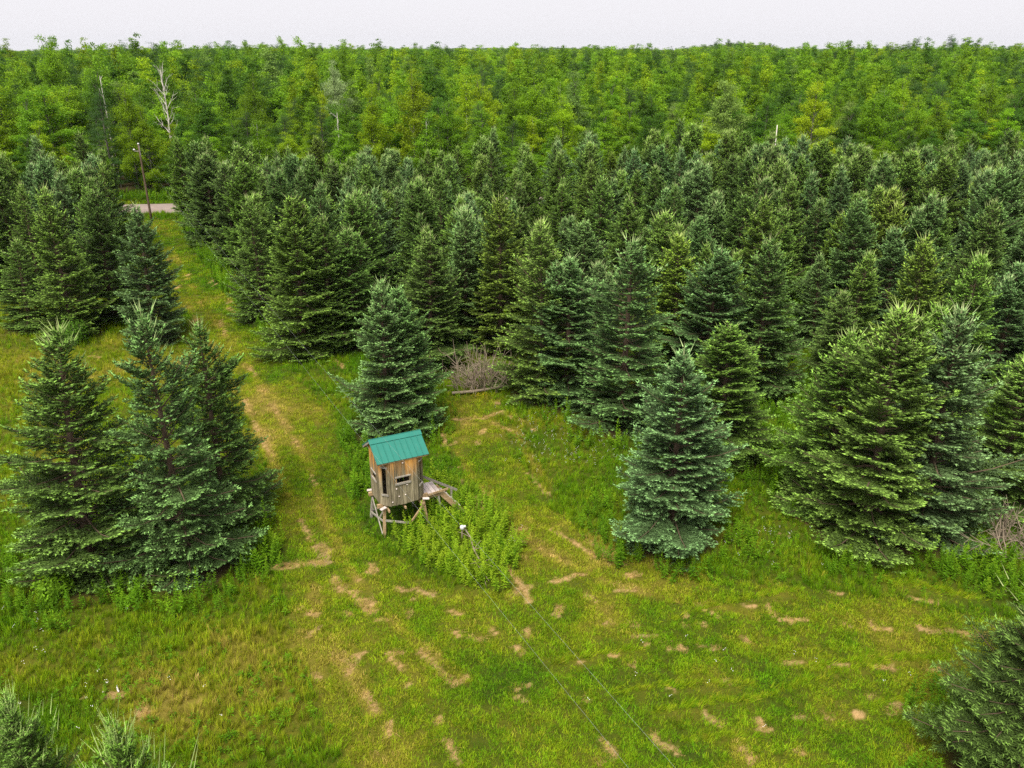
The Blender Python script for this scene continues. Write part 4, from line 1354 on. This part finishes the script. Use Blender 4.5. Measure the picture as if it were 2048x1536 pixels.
def weed_plant(seed, H, nl, ll, mat):
    rng = np.random.default_rng(seed)
    V, F, R_ = [], [], []
    bx, by = rng.normal(0, .06, 2)
    V += [(-.006, 0, -.02), (.006, 0, -.02), (bx + .004, by, H), (bx - .004, by, H)]; F.append((0, 1, 2, 3)); R_ += [0.3] * 4
    for i in range(nl):
        t = 0.12 + 0.88 * (i + rng.random()) / nl
        a = i * 2.399 + rng.normal(0, .4)
        l = ll * (0.55 + 0.75 * math.sin(math.pi * (0.15 + .75 * t))) * (0.75 + .5 * rng.random()) * (1 - .45 * t)
        b = np.array([bx * t, by * t, H * t])
        up = 0.15 + 0.85 * t + rng.normal(0, .18)
        d = np.array([math.cos(a), math.sin(a), up]); d /= np.linalg.norm(d)
        s = np.array([-math.sin(a), math.cos(a), rng.normal(0, .25)]) * l * .16
        mpt = b + d * l * .5; tip = b + d * l - np.array([0, 0, .16 * l])
        n0 = len(V); V += [b, mpt - s, tip, mpt + s]; F.append((n0, n0 + 1, n0 + 2, n0 + 3)); R_ += [.45 * rng.random() + 1.3 * t * t] * 4
    return mesh_np("weed", V, F, [mat], {"rnd": R_})

srng = np.random.default_rng(12)
LG = [tuft(100 + i, 30, .14, .045, .12, .011, .85, M['grass']) for i in range(4)] + [tuft(120 + i, 20, .10, .16, .34, .010, .55, M['grass']) for i in range(4)]
WD = [weed_plant(140 + i, .66 + .10 * i, 36, .135, M['weed']) for i in range(4)] + [weed_plant(150 + i, .26, 14, .11, M['weed']) for i in range(3)]

def candidates(npm, y0, y1, wfac=0.66, pad=1.5):
    A = (y1 - y0) * ((y0 + y1) / 2 * wfac * 2 + 2 * pad + 8)
    n = int(A * npm)
    y = y0 + (y1 - y0) * srng.random(n)
    half = (y * CP + CAM_H * SP) * wfac + pad
    hmax = (y1 * CP + CAM_H * SP) * wfac + pad
    x = (srng.random(n) * 2 - 1) * hmax
    ok = np.abs(x) < half
    return x[ok], y[ok]
def crown_cover(x, y, f):
    c = np.zeros(len(x), bool)
    for (a, b, r) in TREE_XY:
        c |= (x - a) ** 2 + (y - b) ** 2 < (r * f) ** 2
    return c

GP, GS, GR, GV, GH, GL = [], [], [], [], [], []
for (y0, y1, npm) in ((12.5, 22, 74), (22, 32, 62), (32, 46, 42), (46, 70, 18), (70, 101, 14)):
    x, y = candidates(npm, y0, y1)
    keep = ~crown_cover(x, y, .58) & (np.abs(y - road_y(x)) > 2.9)
    x, y = x[keep], y[keep]
    mown, weed, straw, wr = masks(x, y)
    hue = hue_field(x, y, mown, straw, wr)
    pk = srng.random(len(x))
    thin = np.where(mown, 0.95 - 0.25 * fbm(x * .9, y * .9, 61, 3), 0.80)
    keep = (pk > straw * 0.80) & (srng.random(len(x)) < thin) & (srng.random(len(x)) > 0.5 * weed)
    x, y, mown, weed, wr, hue = x[keep], y[keep], mown[keep], weed[keep], wr[keep], hue[keep]
    n = len(x)
    tall = ~mown | (wr > .35) & (srng.random(n) < .8)
    tallf = fbm(x * .5, y * .5, 71, 3)
    var = np.where(tall, 4 + srng.integers(0, 4, n), srng.integers(0, 4, n))
    s = (0.75 + 0.6 * srng.random(n)) * np.where(tall, 0.35 + 0.75 * tallf, 1.0) * (1.0 if y0 < 46 else 1.5)
    GP.append(np.stack([x, y, terrain(x, y)], 1)); GS.append(np.stack([s, s, s * np.where(wr > .3, .75, 1)], 1))
    GR.append(np.stack([srng.normal(0, .12, n) - 0.25 * wr, srng.normal(0, .12, n), srng.uniform(0, 6.28, n)], 1)); GV.append(var)
    GH.append(np.clip(hue + srng.normal(0, .10, n), 0, 1)); GL.append(np.clip(srng.normal(1.05, .30, n), .45, 1.9))
for (a, b, r) in WINDROW:                      # lines of longer clippings left by the mower
    L_ = math.hypot(a[0] - b[0], a[1] - b[1]); n = int(L_ * r * 2 * 65)
    q = srng.random(n); ox = srng.normal(0, r * .26, (n, 2)); bow = .04 * L_ * np.sin(np.pi * q)
    x = a[0] + (b[0] - a[0]) * q + ox[:, 0]; y = a[1] + (b[1] - a[1]) * q + ox[:, 1] + bow
    s = .6 + .5 * srng.random(n); dirn = math.atan2(b[1] - a[1], b[0] - a[0])
    GP.append(np.stack([x, y, terrain(x, y) + .02], 1)); GS.append(np.stack([s, s, s * .8], 1))
    GR.append(np.stack([srng.normal(0, .2, n), srng.normal(.75, .25, n), dirn + srng.normal(0, .35, n)], 1)); GV.append(4 + srng.integers(0, 4, n))
    GH.append(np.clip(srng.normal(.42, .12, n), 0, 1)); GL.append(np.clip(srng.normal(1.2, .3, n), .6, 1.9))
GP, GS, GR = np.vstack(GP), np.vstack(GS), np.vstack(GR); GV, GH, GL = map(np.concatenate, (GV, GH, GL))
print("grass tufts", len(GP))
scatter("grass", GP, GS, GR, GV, LG, {"hue": GH, "val": GL}, "short yellow-green grass of the mown lane and clearing with taller grass at its edges", "grass")

# dead grass raked into loose mats
DP = []
for (a, b, r) in PATCHES:
    L = math.hypot(a[0] - b[0], a[1] - b[1])
    n = int((L + r) * r * 2 * 55)
    if (a[1] + b[1]) / 2 > 60: continue
    q = srng.random(n); o = srng.normal(0, r * .42, (n, 2))
    DP.append(np.stack([a[0] + (b[0] - a[0]) * q + o[:, 0], a[1] + (b[1] - a[1]) * q + o[:, 1]], 1))
DP = np.vstack(DP); n = len(DP)
DS = [tuft(170 + i, 26, .12, .02, .065, .007, 2.6, M['grass']) for i in range(3)]
s = 0.7 + .6 * srng.random(n)
scatter("dead_grass", np.column_stack([DP, terrain(DP[:, 0], DP[:, 1]) + .005]), np.stack([s, s, s * .7], 1), np.stack([srng.normal(0, .2, n), srng.normal(0, .2, n), srng.uniform(0, 6.28, n)], 1),
        srng.integers(0, 3, n), DS, {"hue": np.clip(srng.normal(.93, .09, n), .6, 1.1), "val": 0.6 + .45 * srng.random(n)}, "loose mats of tan dead grass strewn over the mown clearing", "dead grass")
print("dead tufts", n)

# leafy weeds: tall ones in the patches, low ones in the rough grass
WP, WS, WV, WH = [], [], [], []
x, y = candidates(58, 12.5, 92)
mown, weed, straw, wr = masks(x, y)
pw_ = np.where(weed, 0.75, 0)
near_hut = inside(x, y, WEEDP[0])
pw_ = np.where(near_hut, 0.9, pw_)
u, v = proj(x, y, 0 * x)
rough = (~mown) & (~weed) & (y < 40)
low = rough & (fbm(x * .6, y * .6, 81, 3) > .50)
pw_ = np.where(low, 0.34, pw_)
hl = np.stack([x - hut_x, y - hut_y], 1)
lxh, lyh = hl[:, 0] * ca + hl[:, 1] * sa, -hl[:, 0] * sa + hl[:, 1] * ca
under = (np.abs(lxh) < .95) & (np.abs(lyh) < .85)
skirt = np.zeros(len(x), bool)
for (a_, b_, r_) in TREE_XY:
    if b_ < 42:
        dd_ = np.hypot(x - a_, y - b_) / r_
        skirt |= (dd_ > .72) & (dd_ < 1.12)
skirt &= fbm(x * .9, y * .9, 88, 2) > .42
weed = weed | skirt
pw_ = np.where(skirt, np.maximum(pw_, .42), pw_)
wcx, wcy = gp(925, 1088)
keep = (srng.random(len(x)) < pw_) & (np.hypot(x - wcx, y - wcy) > .33) & ~crown_cover(x, y, .70) & ~(under & (srng.random(len(x)) < .6))
under = under[keep]
x, y, weed, low, near_hut = x[keep], y[keep], weed[keep], low[keep], near_hut[keep]
n = len(x)
s = np.clip(srng.normal(.80, .25, n), .3, 1.35) * np.where(weed, 0.75 + .5 * fbm(x * .8, y * .8, 83, 2), 1.0) * np.where(under, .6, 1) * np.where(y > 50, 1.25, 1)
front = lambda xx, yy: yy
hu = np.clip(0.38 + .5 * (fbm(x * .7, y * .7, 85, 3) - .5) + np.where(near_hut, .36, 0) + srng.normal(0, .1, n), 0, 1)
WP = np.stack([x, y, terrain(x, y)], 1)
scatter("weeds", WP, np.stack([s, s, s], 1), np.stack([srng.normal(0, .17, n), srng.normal(0, .17, n), srng.uniform(0, 6.28, n)], 1), np.where(weed & (srng.random(n) < .85), srng.integers(0, 4, n), 4 + srng.integers(0, 3, n)), WD,
        {"hue": hu, "val": .8 + .4 * srng.random(n)}, "bright green leafy weeds around the blind, under the spruces and along the lane", "weeds")
print("weeds", n)

# verge beyond the road: a strip of tall weeds and understorey shrubs in front of the wood
n = 5200
x = srng.uniform(-75, 95, n); off = srng.uniform(4.2, 8.5, n); y = road_y(x) + off
s = srng.uniform(.9, 1.6, n)
scatter("roadside_weeds", np.stack([x, y, terrain(x, y)], 1), np.stack([s * 1.3, s * 1.3, s], 1), np.stack([0 * s, 0 * s, srng.uniform(0, 6.28, n)], 1), srng.integers(0, 4, n), WD,
        {"hue": np.clip(srng.normal(.4, .12, n), 0, 1), "val": .75 + .4 * srng.random(n)}, "band of tall green weeds between the gravel road and the wood", "weeds")

# wildflowers: specks of white and yellow
def flower(seed, mat, h):
    rng = np.random.default_rng(seed); V, F = [], []
    for i in range(3):
        c = np.array([rng.normal(0, .09), rng.normal(0, .09), h * (.7 + .5 * rng.random())]); r = .007 + .006 * rng.random()
        n0 = len(V)
        for k in range(6): V.append(c + r * np.array([math.cos(k * 1.047), math.sin(k * 1.047), .15 * (k % 2)]))
        F.append(tuple(range(n0, n0 + 6)))
    return mesh_np("flower", V, F, [mat])
t = NT("white_petals"); t.princ((.75, .74, .70), .7, .2); M['wpetal'] = t.m
t = NT("yellow_petals"); t.princ((.70, .46, .015), .7, .2); M['ypetal'] = t.m
FP, FV = [], []
for (u, v, ru, rv, k, kind) in ((1100,870,110,50,80,0),(1110,900,60,60,34,0),(1210,900,60,70,30,0),(1500,1090,120,40,26,0),(960,797,22,6,110,1),(320,455,26,10,90,1),(312,470,18,8,50,1),(330,425,40,6,50,1),(455,560,30,14,70,1),(560,660,40,30,40,1),
        (1480,1000,20,16,24,1),(860,1010,60,30,18,1),(180,1330,260,140,24,0),(1300,1380,400,100,14,0),(1000,1085,30,20,14,0)):
    for _ in range(k):
        FP.append(gp(u + srng.normal(0, ru * .6), v + srng.normal(0, rv * .6))); FV.append(kind)
FP = np.array(FP); n = len(FP); FV = np.array(FV)
s = np.where(FP[:, 1] > 60, 2.2, 1.0)
scatter("wildflowers", np.column_stack([FP, terrain(FP[:, 0], FP[:, 1])]), np.stack([s, s, s], 1), np.stack([0 * s, 0 * s, srng.uniform(0, 6.28, n)], 1), FV, [flower(1, M['wpetal'], .22), flower(2, M['ypetal'], .20)],
        {"hue": 0 * s}, "specks of white and yellow wildflowers in the grass", "wildflowers")

# ------------------------------------------------------------------ dead trees, brush, small things
def dead_tree(name, x, y, h, seed, mat, label, cat, nl=16, spread=1.0, r0=.11):
    rng = np.random.default_rng(seed)
    o = empty(name, (x, y, float(terrain(np.array([x]), np.array([y]))[0]))); tag(o, label, cat)
    tr = MB(); zs = np.linspace(0, h, 8); bx = rng.normal(0, .25, (8, 2)).cumsum(0) * .35
    tr.tube([(bx[i][0], bx[i][1], z - (.2 if i == 0 else 0)) for i, z in enumerate(zs)], [r0 * (1 - z / h) ** .8 + .018 for z in zs], 7)
    tr.build("trunk", mat, o, smooth=True)
    for i in range(nl):
        t = .38 + .6 * (i + rng.random()) / nl
        k = t * 7; j = min(int(k), 6); c = np.array([*(bx[j] * (1 - k + j) + bx[j + 1] * (k - j)), h * t])
        az = i * 2.4 + rng.normal(0, .3); L = spread * h * .26 * (1.15 - .7 * t) * (.6 + .7 * rng.random()); e = math.radians(35 + 25 * t + rng.normal(0, 8))
        m = MB(); pts = [c]
        d = np.array([math.cos(az) * math.cos(e), math.sin(az) * math.cos(e), math.sin(e)])
        for q in range(4):
            d = d + rng.normal(0, .14, 3) + [0, 0, .05]; d /= np.linalg.norm(d); pts.append(pts[-1] + d * L / 4)
        m.tube(pts, [.022 + .012 * L, .02 + .007 * L, .017, .013, .008], 5)
        for q in (1, 2, 2, 3):
            dd = d + rng.normal(0, .55, 3); dd /= np.linalg.norm(dd)
            m.tube([pts[q], pts[q] + dd * L * .2, pts[q] + dd * L * .36 + [0, 0, .05]], [.015, .012, .006], 4)
        m.build("limb", mat, o)
    return o
for (u, v, h, seed, label, nl, spd), (x, y) in zip(DEAD, DSP):
    dead_tree("dead_tree", x, y, h, seed, M['dead_wood'], label, "dead tree", nl, spd, .15 if h > 12 else .07)
x, y = gp(1555, 250, 9.2)
tag(MB().tube([(x, y, -.2), (x + .05, y, 4), (x - .02, y, 9.2)], [.08, .06, .045], 8).build("tree_snag", M['dead_wood'], smooth=True), "bare white snag sticking up among the last spruces", "snag")
# bare pale trunks seen at the wood's edge
for (u, v, h, hh) in ((1985,180,13,4),):
    pass

def brush_pile(x, y, seed, n, rx, ry, hz, label, log=False, rz=0.0):
    rng = np.random.default_rng(seed)
    o = empty("brush_pile", (x, y, 0), rz); tag(o, label, "brush pile")
    if log:
        lg = MB(); pts = [(-rx * 1.05, -ry * .75, .12), (-rx * .3, -ry * .82, .17), (rx * .5, -ry * .70, .24), (rx * 1.1, -ry * .5, .30)]
        lg.tube(pts, [.085, .08, .065, .05], 9).build("log", M['brush'], o, smooth=True)
    for i in range(n):
        a = rng.random() * 6.283; r = math.sqrt(rng.random())
        b = np.array([math.cos(a) * r * rx, math.sin(a) * r * ry, .02 + .1 * rng.random()])
        d = np.array([rng.normal(0, .45), rng.normal(0, .35), .35 + .8 * rng.random()]); d /= np.linalg.norm(d)
        L = hz * (.6 + .7 * rng.random()); pts = [b]; m = MB()
        for q in range(4):
            d = d + rng.normal(0, .16, 3); d /= np.linalg.norm(d); p = pts[-1] + d * L / 4; p[2] = max(p[2], .02); pts.append(p)
        m.tube(pts, [.026, .022, .018, .013, .007], 4, cap=False)
        for q in range(7):
            k = rng.integers(1, 4); dd = d * .5 + rng.normal(0, .8, 3); dd /= np.linalg.norm(dd)
            l2 = L * (.15 + .25 * rng.random())
            m.tube([pts[k], pts[k] + dd * l2 * .5, pts[k] + dd * l2 + rng.normal(0, .03, 3)], [.012, .010, .006], 3, cap=False)
        m.build("dead_branch", M['brush'], o)
    return o
x, y = gp(955, 785); brush_pile(x, y + .3, 3, 70, 1.3, .65, 2.1, "grey brush pile with a log in front of dark spruces behind the blind", True, .15)
x, y = gp(2040, 1105); brush_pile(x, y, 4, 46, .85, .9, 1.5, "tangle of dead grey branches beside the big spruce clump", False)
def fallen(u0, v0, u1, v1, seed, label, zh=.35):
    rng = np.random.default_rng(seed); a, b = gp(u0, v0), gp(u1, v1)
    a3, b3 = np.array([*a, zh]), np.array([*b, .08])
    o = empty("fallen_branch", (b[0], b[1], 0)); tag(o, label, "branch")
    pts = [a3 + (b3 - a3) * q + rng.normal(0, .04, 3) - [b[0], b[1], 0] for q in np.linspace(0, 1, 6)]
    MB().tube(pts, [.022, .024, .026, .024, .02, .014], 6).build("stem", M['brush'], o, smooth=True)
    for i in range(12):
        k = rng.integers(0, 6); d = np.array([rng.normal(0, 1), rng.normal(0, 1), .35 + rng.random() * .5]); d /= np.linalg.norm(d); L = .35 + .4 * rng.random()
        m = MB().tube([pts[k], pts[k] + d * L * .5, pts[k] + d * L + [0, 0, -.05]], [.013, .010, .005], 4)
        m.build("twig", M['brush'], o)
fallen(932, 1078, 978, 1178, 5, "dead grey branch lying in the tall weeds below the white object", .5)
# white object caught on the branch
x, y = gp(925, 1083)
wo = empty("white_container", (x, y, .52)); tag(wo, "small white plastic container caught on dead branches in the tall weeds", "container")
MB().tube([(0, 0, 0), (0, 0, .02), (0, 0, .10), (0, 0, .13), (0, 0, .15)], [.06, .08, .085, .07, .03], 10).build("body", M['white'], wo, smooth=True)
MB().tube([(.07, .02, .07), (.10, .02, .10), (.11, .02, .14)], [.03, .05, .02], 8).build("spout", M['white'], wo, smooth=True)
MB().tube([(-.02, -.02, -.60), (0, 0, .01)], [.03, .03], 6).build("stake", M['brush'], wo)
# curved white strip and two chips on the bare soil
x, y = gp(238, 1380)
st = MB(); pr = [(-.10, .16), (-.085, .08), (-.05, .02), (0, -.05), (.05, -.11)]
rs = np.linspace(0, 1, 5)
for q, (a, b) in enumerate(pr): pass
st.tube([(a, b, .03 + .02 * math.sin(i)) for i, (a, b) in enumerate(pr)], [.012, .018, .02, .028, .02], 8)
so = st.build("bone", M['white'], None, smooth=True); so.location = (x, y, .02); tag(so, "curved white bone-like strip lying on a bare patch of soil", "debris")
for (u, v, r) in ((208, 1385, .05), (173, 1397, .06)):
    x, y = gp(u, v)
    m = MB(); m.prism([(-r, -r * .5, 0), (r * .8, -r * .6, 0), (r, r * .4, 0), (-r * .3, r * .6, 0)], (0, 0, 1), .02)
    c = m.build("wood_chip", M['deck_wood'], None, bevel=.004); c.location = (x, y, .02)
    tag(c, "pale wood chip on the soil " + ("next to" if u > 200 else "a little way from") + " the curved white strip", "debris")
# leafy shrub under the spruces on the left
def shrub(x, y, h, r, colk, label, seed):
    rng = np.random.default_rng(seed); n = 1500
    o = empty("shrub", (x, y, 0)); tag(o, label, "shrub")
    P = rng.normal(0, 1, (n, 3)); P /= np.linalg.norm(P, axis=1, keepdims=True); P *= (rng.random((n, 1)) ** .4)
    lump = 1 + .3 * np.sin(P[:, :1] * 5 + seed) * np.cos(P[:, 1:2] * 4)
    C = P * np.array([r, r, h * .5]) * lump + [0, 0, h * .52]; C[:, 2] = np.maximum(C[:, 2], .05)
    me = leaf_quads("foliage", C, P + [0, 0, .6] + rng.normal(0, .5, (n, 3)), .07 + .07 * rng.random(n), rng.random(n), [M['leaves']], rng)
    f = link(bpy.data.objects.new("foliage", me), o); f.color = LEAFC[colk] + (1,)
    m = MB()
    for i in range(6):
        a = i * 1.05; m.tube([(0, 0, -.05), (math.cos(a) * r * .3, math.sin(a) * r * .3, h * .4), (math.cos(a) * r * .6, math.sin(a) * r * .6, h * .75)], [.02, .014, .006], 4, cap=False)
    m.build("stem", M['bark'], o)
x, y = gp(152, 690); shrub(x, y, 1.7, .8, 'deep', "leafy green shrub at the foot of the silvery-green spruce", 3)
x, y = gp(110, 1195); shrub(x, y, .9, .6, 'mid', "low leafy shrub at the foot of the large green spruce", 4)

# ------------------------------------------------------------------ thin summer haze over everything
hz = MB(); hz.box((0, 2300, 42), (9600, 6400, 90))
t = NT("haze"); pv = t.n("ShaderNodeVolumePrincipled")
pv.inputs["Color"].default_value = (0.86, 0.92, 1.0, 1); pv.inputs["Density"].default_value = 0.000045; pv.inputs["Anisotropy"].default_value = 0.3
t.l(pv.outputs[0], t.out.inputs["Volume"])
tag(hz.build("haze", t.m), "thin pale summer haze over the whole landscape", "haze", kind="stuff")
